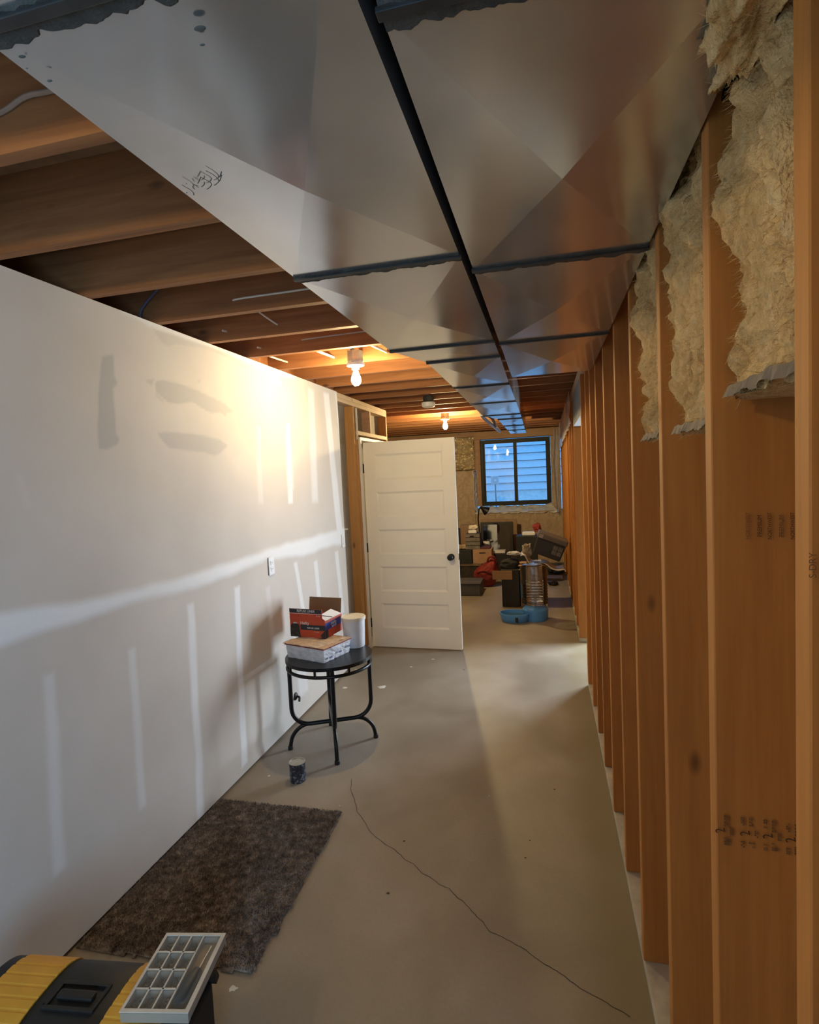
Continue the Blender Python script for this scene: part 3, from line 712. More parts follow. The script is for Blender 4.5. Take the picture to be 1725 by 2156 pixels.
# ================================================================= WALL FITTINGS
def plate_out(label, cat, name, px0, py0, px1, py1, kind):
    a = onx(px0, py0, LX); b = onx(px1, py1, LX); cy, cz = (a.y + b.y) / 2, (a.z + b.z) / 2
    T = thing(name, label, cat, (LX + .0025, cy, cz))
    box('cover_plate', (0, -.036, -.058), (.006, .036, .058), whitepl_m, T, .002)
    if kind == 'outlet':
        for dz in (-.02, .02):
            q = box('receptacle', (.006, -.016, dz - .014), (.0085, .016, dz + .014), whitepl_m, T, .003)
            MB().box((.0085, -.008, dz - .004), (.009, -.006, dz + .006)).box((.0085, .006, dz - .004), (.009, .008, dz + .006)).obj('slot', black_m, T)
    else: box('rocker', (.006, -.016, -.033), (.010, .016, .033), whitepl_m, T, .002)
    return T
plate_out('white outlet cover on the drywall just under the mudded joint', 'outlet', 'outlet', 562, 1172, 578, 1210, 'outlet')
plate_out('white switch cover at the far end of the drywall', 'switch', 'light_switch', 717, 1126, 727, 1150, 'switch')
a = onx(622, 1466, LX)
T = thing('cable_stub', 'black cable end poking from a hole low in the drywall behind the table', 'cable', (a.x + .003, a.y, a.z))
MB().lathe([(.028, 0), (.022, .006), (.012, .012), (0, .012)], 16, Matrix.Rotation(radians(90), 4, 'Y')).obj('collar', black_m, T)
MB().tube(bez([(.008, 0, 0), (.03, -.005, -.004), (.04, -.03, -.02)], 6), .008, 8).obj('cable', black_m, T)
a = onx(733, 1113, LX); tag(MB().tube([(XF + .001, 4.70, a.z), (XF + .03, 4.70, a.z)], .006, 8).obj('wall_anchor', whitepl_m), 'small white stub sticking out past the drywall end', 'anchor')

# ================================================================= RUG
T = thing('carpet_remnant', 'brown speckled carpet remnant on the concrete against the left wall', 'rug')
def rug():
    t = NT('carpet'); v = t.coords(); n1 = t.noise(v, 28, 5, .7); n2 = t.noise(v, 4, 3)
    c = t.ramp(n1, [(.30, (.12, .085, .065)), (.5, (.27, .21, .165)), (.72, (.55, .45, .37))]); c = t.mix(.3, c, t.ramp(n2, [(.3, g3(.6)), (.7, g3(1.1))]), 'MULTIPLY')
    t.set(Base_Color=c, Roughness=1.0, Specular_IOR_Level=.05); t.bump(n1, .8, .01)
    outl = [(-1.738, 2.545), (-1.054, 2.545), (-1.046, 2.2), (-1.036, 1.92), (-1.05, 1.85), (-1.02, 1.80), (-1.045, 1.78), (-1.034, 1.622), (-1.2, 1.615), (-1.738, 1.60)]
    g = .011; xs_ = np.arange(-1.74, -1.0, g); ys_ = np.arange(1.59, 2.56, g); X, Y = np.meshgrid(xs_, ys_)
    sd = poly_sd(X, Y, outl) + .004 * np.array([[fbm(x * 40, y * 40) for x in xs_] for y in ys_])
    idx = -np.ones(X.shape, int); vs = []
    for j in range(X.shape[0]):
        for i in range(X.shape[1]):
            if sd[j, i] > -.006: idx[j, i] = len(vs); vs.append((X[j, i], Y[j, i], .004 + .008 * min(1, max(0, sd[j, i] / .012)) + .0015 * fbm(X[j, i] * 25, Y[j, i] * 25)))
    fs = []
    for j in range(X.shape[0] - 1):
        for i in range(X.shape[1] - 1):
            q = (idx[j, i], idx[j, i + 1], idx[j + 1, i + 1], idx[j + 1, i])
            if min(q) >= 0: fs.append(q)
    o = MB().add(vs, fs).obj('backing', t.m, T, smooth=True); so = o.modifiers.new('s', 'SOLIDIFY'); so.thickness = .004
    R = random.Random(2); fb = MB()
    for _ in range(60000):
        x = R.uniform(-1.738, -1.02); y = R.uniform(1.6, 2.55)
        i = int((x + 1.74) / g); j = int((y - 1.59) / g)
        if i >= X.shape[1] or j >= X.shape[0] or sd[j, i] < -.002: continue
        h = R.uniform(.006, .011); a = R.uniform(0, 6.28); L = R.uniform(.002, .006)
        w = Vector((cos(a), sin(a), 0)) * .0014; p = Vector((x, y, .010)); q = p + Vector((cos(a * 3) * L, sin(a * 3) * L, h)); 
        if q.x < LX + .004: continue
        fb.add([p - w, p + w, q + w * .8, q - w * .8], [(0, 1, 2, 3)])
    tag(fb.obj('pile', t.m, T, recalc=False), kind='stuff')
rug()

# ================================================================= TABLE
TC = (-1.37, 3.26); TA = radians(25.4); TH = .582
T = thing('round_table', 'small round table with black tube legs against the drywall', 'table', (TC[0], TC[1], 0), TA)
topm = wood('table_dark', 0, (.10, .072, .06), (.05, .035, .03), 0, .5)
MB().lathe([(0, TH - .016), (.262, TH - .016), (.268, TH - .012), (.268, TH - .003), (.262, TH), (0, TH)], 56).obj('tabletop', topm, T, .0)
MB().lathe([(.262, TH - .022), (.273, TH - .020), (.273, TH + .001), (.269, TH + .001)], 56).obj('rim', blackmet_m, T)
R_ = .262
ring = [(R_ * cos(2 * pi * k / 48), R_ * sin(2 * pi * k / 48), TH - .058) for k in range(49)]
MB().tube(ring, .0105, 10, False).obj('ring', blackmet_m, T, smooth=True)
for k in range(8):
    a = 2 * pi * (k + .5) / 8; box('spacer', (-.006, -.006, TH - .05), (.006, .006, TH - .018), blackmet_m, T, M=Matrix.Rotation(a, 4, 'Z') @ Matrix.Translation((R_, 0, 0)))
def hoop(ang, zc):
    M = Matrix.Rotation(ang, 4, 'Z'); pts = []
    rr = .11; r_out = .252
    pts.append((-r_out, 0, TH - .03)); pts.append((-r_out, 0, zc + rr + .01))
    for k in range(9): a = pi + (pi / 2) * k / 8; pts.append((-r_out + rr + rr * cos(a), 0, zc + rr + rr * sin(a)))
    for k in range(9): a = -pi / 2 + (pi / 2) * k / 8; pts.append((r_out - rr + rr * cos(a), 0, zc + rr + rr * sin(a)))
    pts.append((r_out, 0, TH - .03))
    MB().tube([M @ Vector(p) for p in pts], .0135, 12).obj('leg_hoop', blackmet_m, T, smooth=True)
    for s in (-1, 1):
        P = [(s * .135, 0, zc), (s * .18, 0, zc - .004), (s * .225, 0, zc - .03), (s * .258, 0, zc - .075), (s * .272, 0, .012)]
        MB().tube([M @ Vector(p) for p in bez(P, 5)], .0125, 12).obj('foot', blackmet_m, T, smooth=True)
        q = M @ Vector((s * .272, 0, 0)); MB().lathe([(.016, 0), (.016, .02), (.012, .024), (0, .024)], 14, Matrix.Translation(q)).obj('foot_cap', black_m, T)
hoop(0, .150); hoop(radians(90), .176)

# package on the table
TZ = TH + .0015
PA, PB = Vector((-1.625, 3.175)), Vector((-1.325, 3.075)); PD = Vector((-1.555, 3.425))
ang = atan2(PB.y - PA.y, PB.x - PA.x)
T = thing('wrapped_package', 'white shrink-wrapped carton with cardboard lid under the red box', 'package', (PA.x, PA.y, TZ), ang)
w_, d_, h_ = (PB - PA).length, (PD - PA).length, .088
mb = MB(); n = 18
crumple('body', lambda u, v: ((Vector((0, 0, 0)), Vector((0, 0, 0)))), 1, 1, white_m, None, 0, 1, 1).select_set(False)
bpy.data.objects.remove(bpy.data.objects['body'])
pk = plain('package_white', (.68, .69, .72), .5, var=.15, scale=22, bump=.3, bd=.01)
bm = bmesh.new(); bmesh.ops.create_cube(bm, size=1); bmesh.ops.subdivide_edges(bm, edges=bm.edges, cuts=14, use_grid_fill=True)
for v in bm.verts:
    x, y, z = v.co + Vector((.5, .5, .5)); tp = 1 - .05 * (1 - z); d = .006 * (noise.turbulence(Vector((x * 5, y * 5, z * 2)), 3, True) - .4)
    v.co = Vector((w_ * (.5 + (x - .5) * tp), d_ * (.5 + (y - .5) * tp), h_ * z)) + Vector(((x - .5) * d * 2, (y - .5) * d * 2, 0))
me = bpy.data.meshes.new('carton'); bm.to_mesh(me); bm.free(); me.materials.append(pk)
o = bpy.data.objects.new('carton', me); C.objects.link(o); o.parent = T
MB().box((-.004, -.004, h_ + .0005), (w_ + .004, d_ + .004, h_ + .004)).obj('cardboard_sheet', plain('tan_sheet', (.55, .38, .25), .8), T)
redl = plain('red_line', (.30, .04, .02), .7)
MB().box((-.0045, -.0045, h_ - .006), (w_ + .0045, d_ + .0045, h_ - .001)).obj('red_edge', redl, T)
fo = crumple('newspaper', quadfn((-.012, -.012, h_ + .006), (w_ * .86, -.012, h_ + .006), (w_ * .98, d_ * .97, h_ + .006), (0, d_ * .98, h_ + .006)), 24, 24, plain('newsprint', (.58, .46, .36), .8, var=.25, scale=30), T, .010, 14, 4, .0015)
for k in range(3):
    box('print_block', (w_ + .0052, .04 + k * .09, .02 + .01 * k), (w_ + .0060, .07 + k * .09, .03 + .01 * k), plain('blue_print', (.10, .13, .25), .6), T)

# red and black liner box
ang2 = atan2(-.042, .277)
BZ = TZ + h_ + .0095
T = thing('liner_box', 'open red and black refuse liner box on top of the wrapped package', 'box', (-1.645, 3.30, BZ), ang2)
bw, bd_, bh = .262, .215, .112
orng = plain('orange_red', (.52, .065, .022), .55, var=.06); navy = plain('print_black', (.022, .026, .034), .5, var=.1); blu = plain('print_blue', (.03, .06, .34), .5)
wp_ = plain('print_white', (.78, .78, .78), .5, var=.02, bump=0)
t_ = .003
MB().box((0, 0, 0), (bw, t_, bh)).box((0, bd_ - t_, 0), (bw, bd_, bh)).box((0, t_, 0), (t_, bd_ - t_, bh)).box((bw - t_, t_, 0), (bw, bd_ - t_, bh)).box((t_, t_, 0), (bw - t_, bd_ - t_, t_)).obj('carton', orng, T)
box('front_flap', (0, -.0005, bh), (bw * .93, .0022, bh + .072), orng, T)
Mb = Matrix.Translation((0, bd_, bh)) @ Matrix.Rotation(radians(-10), 4, 'X'); box('rear_flap', (.01, -.002, 0), (bw - .005, .001, .10), cardd_m, T, M=Mb)
Ms = Matrix.Translation((bw, 0, bh)) @ Matrix.Rotation(radians(-52), 4, 'Y')
sf = MB().add([Ms @ Vector(p) for p in ((0, .004, 0), (0, bd_ - .004, 0), (0, bd_ * .75, .062), (0, .0, .052), (.002, .004, 0), (.002, bd_ - .004, 0), (.002, bd_ * .75, .062), (.002, 0, .052))], [(0, 1, 2, 3), (4, 7, 6, 5), (0, 4, 5, 1), (1, 5, 6, 2), (2, 6, 7, 3), (3, 7, 4, 0)]).obj('side_flap', wp_, T)
ribbon('fold_line', [Ms @ Vector((.0026, .01, .05)), Ms @ Vector((.0026, bd_ * .45, .004))], .008, (Ms.to_3x3() @ Vector((1, 0, 0))), navy, T)
fpl = lambda n, x0, z0, x1, z1, m, y=-.0012: box(n, (x0, y, z0), (x1, y + .0004, z1), m, T)
fpl('black_band', 0, bh + .045, bw * .93, bh + .072, navy); fpl('white_rule', 0, bh + .0405, bw * .93, bh + .0425, wp_)
fpl('black_band', .08, .048, bw, .082, navy)
MB().add([(0, -.0012, 0), (.078, -.0012, 0), (.07, -.0012, .078), (.06, -.0012, .088), (.02, -.0012, .09), (.004, -.0012, .07), (0, -.0012, .05)], [(0, 1, 2, 3, 4, 5, 6)]).obj('can_picture', plain('can_dark', (.03, .03, .025), .4, var=.6, scale=60), T)
MB().add([(.022, -.0016, .086), (.062, -.0016, .088), (.05, -.0016, .096), (.03, -.0016, .097)], [(0, 1, 2, 3)]).obj('can_lid_picture', plain('print_grey', (.5, .48, .42), .5), T)
MB().add([(bw, -.0012, 0), (bw - .028, -.0012, 0), (bw - .034, -.0012, .02), (bw, -.0012, .05)], [(0, 1, 2, 3)]).obj('bag_picture', navy, T)
FM = lambda x, z: Matrix.Translation((x, -.0018, z)) @ RY
text('lettering', 'REFUSE LINER', .023, FM(.125, bh + .058), wp_, T, sx=.95)
text('lettering', 'Hefty', .030, FM(.112, .092), wp_, T, sx=1.0)
text('lettering', 'REFUSE LINER', .0155, FM(.175, .062), wp_, T, sx=.95)
text('lettering', '42 GAL', .009, FM(.215, bh + .030), wp_, T); text('lettering', '50 LINERS', .009, FM(.20, .038), plain('print_yellow', (.6, .5, .25), .5), T)
SM = lambda y, z, r=0: Matrix.Translation((bw + .0014, y, z)) @ Matrix.Rotation(radians(90), 4, 'Z') @ RY @ Matrix.Rotation(radians(r), 4, 'Z')
MB().box((bw + .0004, .0, .05), (bw + .0008, bd_ - .01, .095)).obj('blue_panel', blu, T)
MB().box((bw + .0004, .0, .0), (bw + .0008, .035, .05)).obj('black_panel', navy, T)
text('lettering', 'Hefty', .032, SM(.105, .080, 3), wp_, T); text('lettering', 'REFUSE', .018, SM(.11, .058, 3), wp_, T)
# bucket
T = thing('white_bucket', 'white plastic bucket with lid on the back of the round table', 'bucket', (-1.262, 3.445, TZ))
MB().lathe([(0, 0), (.066, 0), (.068, .004), (.0755, .185), (.0755, .19), (0, .19)], 40).obj('pail', whitepl_m, T, smooth=True)
MB().lathe([(.0765, .176), (.081, .178), (.0815, .196), (.078, .200), (.074, .1935), (0, .1935)], 40).obj('lid', plain('cream_lid', (.78, .74, .62), .4, var=.03), T, smooth=True)
# can
T = thing('small_can', 'small open paint-smeared can on the concrete floor below the table', 'can', (-1.413, 2.815, 0))
canm = NT('can_label'); v = canm.coords(); n_ = canm.noise(v, 45, 3, .7)
canm.set(Base_Color=canm.ramp(n_, [(.45, (.02, .025, .04)), (.55, (.05, .06, .09)), (.62, (.3, .33, .36)), (.7, (.02, .03, .05))]), Roughness=.4); canm = canm.m
MB().lathe([(0, 0), (.044, 0), (.045, .004), (.045, .098), (.046, .100), (.046, .105), (.041, .105), (.041, .092), (0, .092)], 32).obj('body', canm, T, smooth=True)
MB().lathe([(.0405, .0935), (.03, .094), (0, .095)], 28).obj('contents', plain('putty', (.55, .46, .36), .8), T)
MB().lathe([(.0412, .1051), (.0462, .1051), (.0467, .1085), (.0412, .1085), (.0412, .1051)], 32).obj('rim', plain('rim_tin', (.5, .48, .42), .4, .6), T)

# ================================================================= TOOLBOX
TBZ = .40
T = thing('toolbox', 'black toolbox with yellow lid bands in the bottom left corner', 'toolbox', (-1.50, 1.235, 0), radians(6.5))
W_, D_ = .575, .33
yel = plain('yellow_plastic', (.62, .33, .03), .5, var=.06)
# local frame: x along length, y negative toward the viewer
MB().box((.015, -D_ + .01, 0), (W_ - .012, -.012, TBZ - .085)).obj('body', black_m, T, .012)
def prof(t):   # lid profile: t 0 back .. 1 front -> (y, z)
    y = -D_ * t; z = TBZ - .085 + .085 * (1 - abs(2 * t - 1) ** 3.2) ** .7; return y, z
NL = 26
def lidband(name, x0, x1, m, off, t0=0.0, t1=1.0, ridges=False, thick=.006):
    vs = []; N = NL * 3 if ridges else NL
    for i in range(N + 1):
        t = t0 + (t1 - t0) * i / N; y, z = prof(t); h = off
        if ridges and (i % 9) in (0, 1): h -= .0018
        vs += [(x0, y, z + h), (x1, y, z + h)]
    fs = [(2 * i, 2 * i + 1, 2 * i + 3, 2 * i + 2) for i in range(N)]
    o = MB().add(vs, fs).obj(name, m, T, smooth=not ridges); q = o.modifiers.new('s', 'SOLIDIFY'); q.thickness = thick; q.offset = -1; return o
lidband('lid', 0, W_, black_m, 0, 0, 1, thick=.02)
lidband('lid_band', .035, .185, yel, .004, .08, .93, True); lidband('lid_band', W_ - .185, W_ - .035, yel, .004, .08, .93, True)
box('handle', (.235, -.19, TBZ + .001), (.335, -.165, TBZ + .014), black_m, T, .005)
framebars(MB(), .0, .0, .0, .0, 0, 0, .0)
MB().box((.215, -.215, TBZ - .003), (.355, -.205, TBZ + .006)).box((.215, -.145, TBZ - .003), (.355, -.135, TBZ + .006)).box((.215, -.205, TBZ - .003), (.225, -.145, TBZ + .006)).box((.345, -.205, TBZ - .003), (.355, -.145, TBZ + .006)).obj('handle_recess', black_m, T, .002)
box('latch', (.08, -D_ - .004, TBZ - .11), (.14, -D_ + .008, TBZ - .05), yel, T, .003)
a, b = onz(62, 2099, TBZ), None
MB().box((.10, -.262, TBZ - .012), (.108, -.250, TBZ + .0065)).obj('rivet', plain('rust', (.12, .02, .01), .6), T)

# organizer on the lid
OZ = TBZ + .012
o0, o1, o3 = onz(252, 2133, OZ + .025), onz(396, 2135, OZ + .025), onz(332, 1968, OZ + .025)
ang = atan2(o1.y - o0.y, o1.x - o0.x); OW = (o1.xy - o0.xy).length; OD = (o3.xy - o0.xy).length
T = thing('parts_organizer', 'clear compartment organizer holding a grey screwdriver handle on the toolbox lid', 'organizer', (o0.x, o0.y, OZ), ang)
orgm = plain('frosted_plastic', (.36, .33, .27), .35, var=.06); clr = film('clear_lid', .05, (.7, .68, .62), .08)
nx, ny_ = 3, 4; cwx = OW * .62 / 3; cdy = OD * .94 / 4; h_ = .024
mb = MB(); mb.box((0, 0, 0), (OW, OD, .003))
mb.box((0, 0, .003), (OW, .008, h_)).box((0, OD - .008, .003), (OW, OD, h_)).box((0, .008, .003), (.006, OD - .008, h_)).box((OW - .012, .008, .003), (OW, OD - .008, h_))
mb.obj('tray', orgm, T, .001)
for i in range(1, 4): box('divider', (.006 + cwx * i - .0012, .008, .003), (.006 + cwx * i + .0012, OD - .008, h_ - .001), orgm, T)
for j in range(1, 4): box('divider', (.006, .008 + cdy * j - .0012, .0035), (.006 + cwx * 3, .008 + cdy * j + .0012, h_ - .0015), orgm, T)
bx = .006 + cwx * 3
gcol = [(.10, .10, .09), (.16, .14, .12), (.12, .14, .13), (.2, .17, .13), (.09, .08, .08)]
R = random.Random(9)
for i in range(3):
    for j in range(4):
        x0, y0 = .006 + cwx * i, .008 + cdy * j; mb = MB()
        for _ in range(26):
            cx, cy = x0 + R.uniform(.008, cwx - .008), y0 + R.uniform(.008, cdy - .008); a = R.uniform(0, 3.1)
            mb.tube([(cx - .005 * cos(a), cy - .005 * sin(a), .006 + R.uniform(0, .005)), (cx + .005 * cos(a), cy + .005 * sin(a), .006 + R.uniform(0, .006))], .0016, 5)
        tag(mb.obj('fasteners', plain('fastener%d' % R.randrange(5), gcol[R.randrange(5)], .5, .5), T), kind='stuff')
hx = (bx + OW - .012) / 2
MB().box((bx + .002, .02, .004), (OW - .014, OD - .015, .009)).obj('wooden_insert', plain('tan_wood', (.36, .26, .14), .7), T)
MB().tube([(hx - .004, .028, .016), (hx - .003, .042, .016), (hx, .10, .016), (hx + .002, .125, .016)], [.013, .0175, .0165, .012], 16).obj('handle_grip', plain('grey_grip', (.055, .065, .068), .5), T, smooth=True)
MB().tube([(hx + .002, .125, .016), (hx + .006, OD - .03, .016)], .003, 8).obj('shaft', steel_m, T)
box('lid', (.001, .001, h_ + .0005), (OW - .001, OD - .001, h_ + .0025), clr, T)
framebars(MB(), 0, OW, 0, OD, 0, 0, .006)
mb = MB().box((-.001, -.001, h_ + .0026), (OW + .001, .008, h_ + .005)).box((-.001, OD - .008, h_ + .0026), (OW + .001, OD + .001, h_ + .005)).box((-.001, .008, h_ + .0026), (.006, OD - .008, h_ + .005)).box((OW - .010, .008, h_ + .0026), (OW + .001, OD - .008, h_ + .005))
for i in range(1, 4): mb.box((.006 + cwx * i - .002, .008, h_ + .0026), (.006 + cwx * i + .002, OD - .008, h_ + .0042))
for j in range(1, 4): mb.box((.006, .008 + cdy * j - .002, h_ + .0026), (.006 + cwx * 3, .008 + cdy * j + .002, h_ + .0042))
mb.obj('lid_rim', plain('rim_clear', (.62, .58, .50), .35), T)

# ================================================================= FAR ROOM
# water dispenser
T = thing('pet_water_dispenser', 'blue pet water dispenser with upturned clear bottle on the far floor', 'dispenser', (-.30, 6.36, 0), radians(-14))
bluep = plain('blue_plastic', (.09, .30, .72), .4, var=.08); blued = plain('teal_plastic', (.03, .10, .20), .35)
MB().lathe([(0, .001), (.14, .001), (.155, .02), (.172, .085), (.172, .095), (.160, .095), (.145, .03), (0, .022)], 36, Matrix.Translation((-.08, -.04, 0)), 1.0, .85).obj('bowl', bluep, T, smooth=True)
MB().lathe([(0, .0), (.13, 0), (.14, .02), (.145, .12), (.12, .145), (.055, .15), (0, .15)], 32, Matrix.Translation((.12, .09, 0))).obj('base', bluep, T, smooth=True)
MB().lathe([(0, .055), (.148, .057)], 32, Matrix.Translation((-.08, -.04, 0)), 1, .85).obj('water', blued, T)
box('clip', (-.03, -.192, .02), (.0, -.183, .075), black_m, T, .002)
bp = [(0, .152), (.05, .152), (.11, .17)]
z = .18
for k in range(7): bp += [(.134, z), (.145, z + .010), (.145, z + .020), (.134, z + .030)]; z += .032
bp += [(.142, z), (.145, z + .18), (.135, z + .215), (.10, z + .23), (.03, z + .222), (0, z + .215)]
MB().lathe(bp, 36, Matrix.Translation((.12, .09, 0))).obj('bottle', bottle_m, T, smooth=True)
box('bottle_handle', (-.005, -.035, .26), (.012, -.022, .42), blued, T, .004)

def gbox(name, label, cat, px0, px1, pyt, pyb, y, zb, m, depth=.3, lidm=None, rz=0, grp=None):
    """box whose front face spans the given picture columns at depth y, standing at height zb"""
    a = ony(px0, (pyt + pyb) / 2, y); b = ony(px1, (pyt + pyb) / 2, y); top = ony((px0 + px1) / 2, pyt, y).z
    T = thing(name, label, cat, (a.x, y, zb), rz, grp); w = b.x - a.x; h = top - zb
    MB().box((0, 0, 0), (w, depth, h)).obj('body', m, T, .006)
    return T, w, h, depth
# black-sided box with folded-out flap
T, w, h, d = gbox('open_box', 'dark open box with a brown flap folded out, left of the water dispenser', 'box', 1057, 1094, 1200, 1278, 6.99, .001, plain('dark_side', (.022, .020, .018), .7), .34)
Mf = Matrix.Translation((0, -.004, h)) @ Matrix.Rotation(radians(12), 4, 'X'); box('flap', (-.11, -.03, -.115), (w * .62, -.024, 0), card_m, T, M=Mf)
box('side_flap', (w, 0, h - .004), (w + .012, d, h), card_m, T)
T, w, h, d = gbox('cardboard_box', 'brown cardboard box behind the water dispenser', 'box', 1096, 1150, 1192, 1283, 7.02, .001, plain('carton_brown', (.20, .125, .085), .85), .42)
box('flap', (.002, -.02, h + .001), (w * .75, .32, h + .006), card_m, T, M=Matrix.Rotation(radians(-2), 4, 'Y'))
box('white_edge', (w, -.004, .0), (w + .012, .02, h - .02), jamb_m, T)
hb = h
# things inside the open box
T0 = bpy.data.objects['open_box']
a = ony(1050, 1180, 7.15); b = ony(1092, 1180, 7.15)
def lump(name, label, cat, c, s, m, seed=1, amp=.18, rz=0, sub=4, f=1.8):
    bm = bmesh.new(); bmesh.ops.create_icosphere(bm, subdivisions=sub, radius=1.0)
    for v in bm.verts:
        n = v.co.normalized(); q = 1 + amp * fbm(n.x * f + seed, n.y * f, n.z * f, 4) + amp * .5 * (noise.turbulence(n * f * 2 + Vector((seed, 0, 0)), 3, True) - .5)
        n2 = Vector([math.copysign(abs(t) ** .75, t) for t in n])
        v.co = Vector((n2.x * s[0] * q, n2.y * s[1] * q, max(n2.z * s[2] * q, -s[2] * .96)))
    me = bpy.data.meshes.new(name); bm.to_mesh(me); bm.free(); me.materials.append(m)
    for p in me.polygons: p.use_smooth = True
    o = bpy.data.objects.new(name, me); C.objects.link(o); o.location = (c[0], c[1], c[2] + s[2] * .96); o.rotation_euler = (0, 0, rz)
    if label: tag(o, label, cat)
    return o
lump('black_bag', 'black soft bag stuffed in the open dark box', 'bag', ((a.x + b.x) / 2 + .01, 7.17, h * .87), (.125, .13, .07), plain('black_cloth', (.018, .018, .018), .8), 3)
pz = .49 + .135
s0 = ony(1082, 1165, 7.15)
lump('white_shoe', 'white and black shoe lying on the black bag', 'shoe', (s0.x, 7.15, .625), (.085, .05, .026), plain('shoe_white', (.45, .47, .5), .6, var=.7, scale=25), 8)
# tilted tote
def tote():
    y = 7.08
    c = ony(1158, 1152, y); T = thing('storage_tote', 'black storage tote with grey lid tipped over on the cardboard boxes', 'tote', (c.x, y, c.z)); 
    T.rotation_euler = (0, radians(21), 0)
    w, h, d = .36, .27, .36; t = plain('tote_black', (.022, .022, .024), .45); lidm = plain('tote_lid', (.12, .11, .105), .5)
    o = MB().add([(-w / 2 + .01, -.0, -h / 2), (w / 2 - .01, 0, -h / 2), (w / 2 - .01, d, -h / 2), (-w / 2 + .01, d, -h / 2), (-w / 2, -.01, h / 2 - .07), (w / 2, -.01, h / 2 - .07), (w / 2, d, h / 2 - .07), (-w / 2, d, h / 2 - .07)],
        [(0, 3, 2, 1), (4, 5, 6, 7), (0, 1, 5, 4), (1, 2, 6, 5), (2, 3, 7, 6), (3, 0, 4, 7)]).obj('bin', t, T, .01)
    MB().box((-w / 2 - .012, -.03, h / 2 - .068), (w / 2 + .012, d + .01, h / 2)).obj('lid', lidm, T, .015)
    for i in range(2):
        for j in range(2): box('lid_tile', (w / 2 - .14 + .062 * i, -.014, -.075 + .06 * j), (w / 2 - .14 + .062 * i + .055, -.004, -.075 + .06 * j + .053), plain('tile_grey', (.13, .13, .125), .5), T, .002)
    box('tag', (-w / 2 + .01, -.034, h / 2 - .06), (-w / 2 + .06, -.0305, h / 2 - .01), plain('tag_grey', (.35, .34, .33), .6), T)
tote()
# plastic sheet under the tote
pts = [ony(*q, 7.06) for q in ((1096, 1168), (1106, 1168), (1113, 1180), (1122, 1186), (1150, 1187), (1160, 1193), (1172, 1199), (1188, 1197), (1192, 1202))]
P = bez(pts, 5); mb = MB(); vs = []
for i, p in enumerate(P):
    for k in range(9): vs.append((p.x, 7.045 + .33 * k / 8, p.z - .005 + .012 * fbm(p.x * 9, k * .4, 2)))
o = mb.add(vs, [(i * 9 + k, i * 9 + k + 1, i * 9 + k + 10, i * 9 + k + 9) for i in range(len(P) - 1) for k in range(8)]).obj('plastic_sheet', plain('sheet_cream', (.62, .60, .60), .4, var=.1), smooth=True)
q = o.modifiers.new('s', 'SOLIDIFY'); q.thickness = .012; tag(o, 'creamy white plastic sheet sagging under the tipped tote', 'sheet')
s0 = ony(1110, 1160, 7.2); lump('crumpled_paper', 'crumpled grey and beige wrapping beside the tipped tote', 'paper', (s0.x, 7.22, s0.z - .07), (.06, .09, .08), plain('wrap_beige', (.28, .23, .19), .7, var=.5, scale=12), 21, .35)
T, w, h, d = gbox('black_bin', 'black bin standing behind the tipped tote', 'bin', 1088, 1132, 1129, 1195, 8.3, .001, plain('bin_black', (.016, .017, .02), .6), .3)
s0 = ony(1114, 1124, 8.3); T = box('foam_pad', (-.10, 0, 0), (.09, .16, .05), whitepl_m, None, .012); T.location = (s0.x, 8.36, h + .002); tag(T, 'white foam slab on top of the black bin', 'pad')
s0 = ony(1128, 1112, 8.35); lump('red_cloth', 'small crumpled red cloth at the corner of the tipped tote', 'cloth', (s0.x + .02, 8.40, h + .055), (.055, .05, .06), plain('red_rag', (.30, .04, .04), .8, var=.4), 31, .35)
# low bench, boxes
T, w, h, d = gbox('low_trunk', 'low dark wooden trunk under the stacked boxes', 'trunk', 950, 1012, 1192, 1229, 8.50, .001, plain('trunk_dark', (.035, .028, .02), .7, var=.6, scale=18), .46)
trz = h
MB().box((-.01, -.01, h + .0005), (w + .01, .47, h + .014)).obj('top_board', plain('trunk_top', (.13, .095, .06), .7, var=.5, scale=10), T, .002)
trz += .016
T, w, h, d = gbox('archive_box', 'tan cardboard archive box with a hand hole', 'box', 996, 1036, 1157, 1192, 8.62, trz, plain('archive_tan', (.42, .26, .16), .85), .33)
box('hand_hole', (w * .35, -.002, h * .72), (w * .68, .001, h * .80), plain('hole', (.03, .015, .01), 1), T, .001)
MB().box((.01, .02, h + .0005), (w - .03, d - .02, h + .022)).obj('red_folder', plain('maroon', (.12, .03, .02), .8), T)
T, w2_, h2, d = gbox('dark_crate', 'black plastic crate left of the tan archive box', 'crate', 952, 994, 1158, 1192, 8.62, trz, plain('crate_black', (.02, .022, .02), .6, var=.4), .33)
zc = trz + h2 + .002
T, w, h, d = gbox('grey_crate', 'weathered grey slatted crate with a hand slot', 'crate', 981, 1010, 1124, 1157, 8.64, zc, plain('crate_core', (.05, .045, .04), .8), .3)
for k in range(4):
    zz = .004 + k * (h / 4); box('slat', (-.006, -.010, zz), (w + .006, -.001, zz + h / 4 - .008), plain('grey_slat', (.17, .155, .14), .8, var=.25), T, .002)
box('hand_slot', (w * .3, -.0125, h * .80), (w * .6, -.0105, h * .88), plain('hole', (.03, .015, .01), 1), T)
gz = zc + h + .002; gx = T.location.x
T = box('white_tub', (0, 0, 0), (.13, .14, .045), whitepl_m, None, .008); T.location = (gx + .035, 8.70, gz); tag(T, 'flat white tub on the grey crate', 'tub')
lump('white_rag', 'crumpled pale rags heaped on the white tub', 'rag', (gx + .11, 8.77, gz + .048), (.07, .06, .04), plain('rag_cream', (.66, .60, .50), .8), 41, .35)
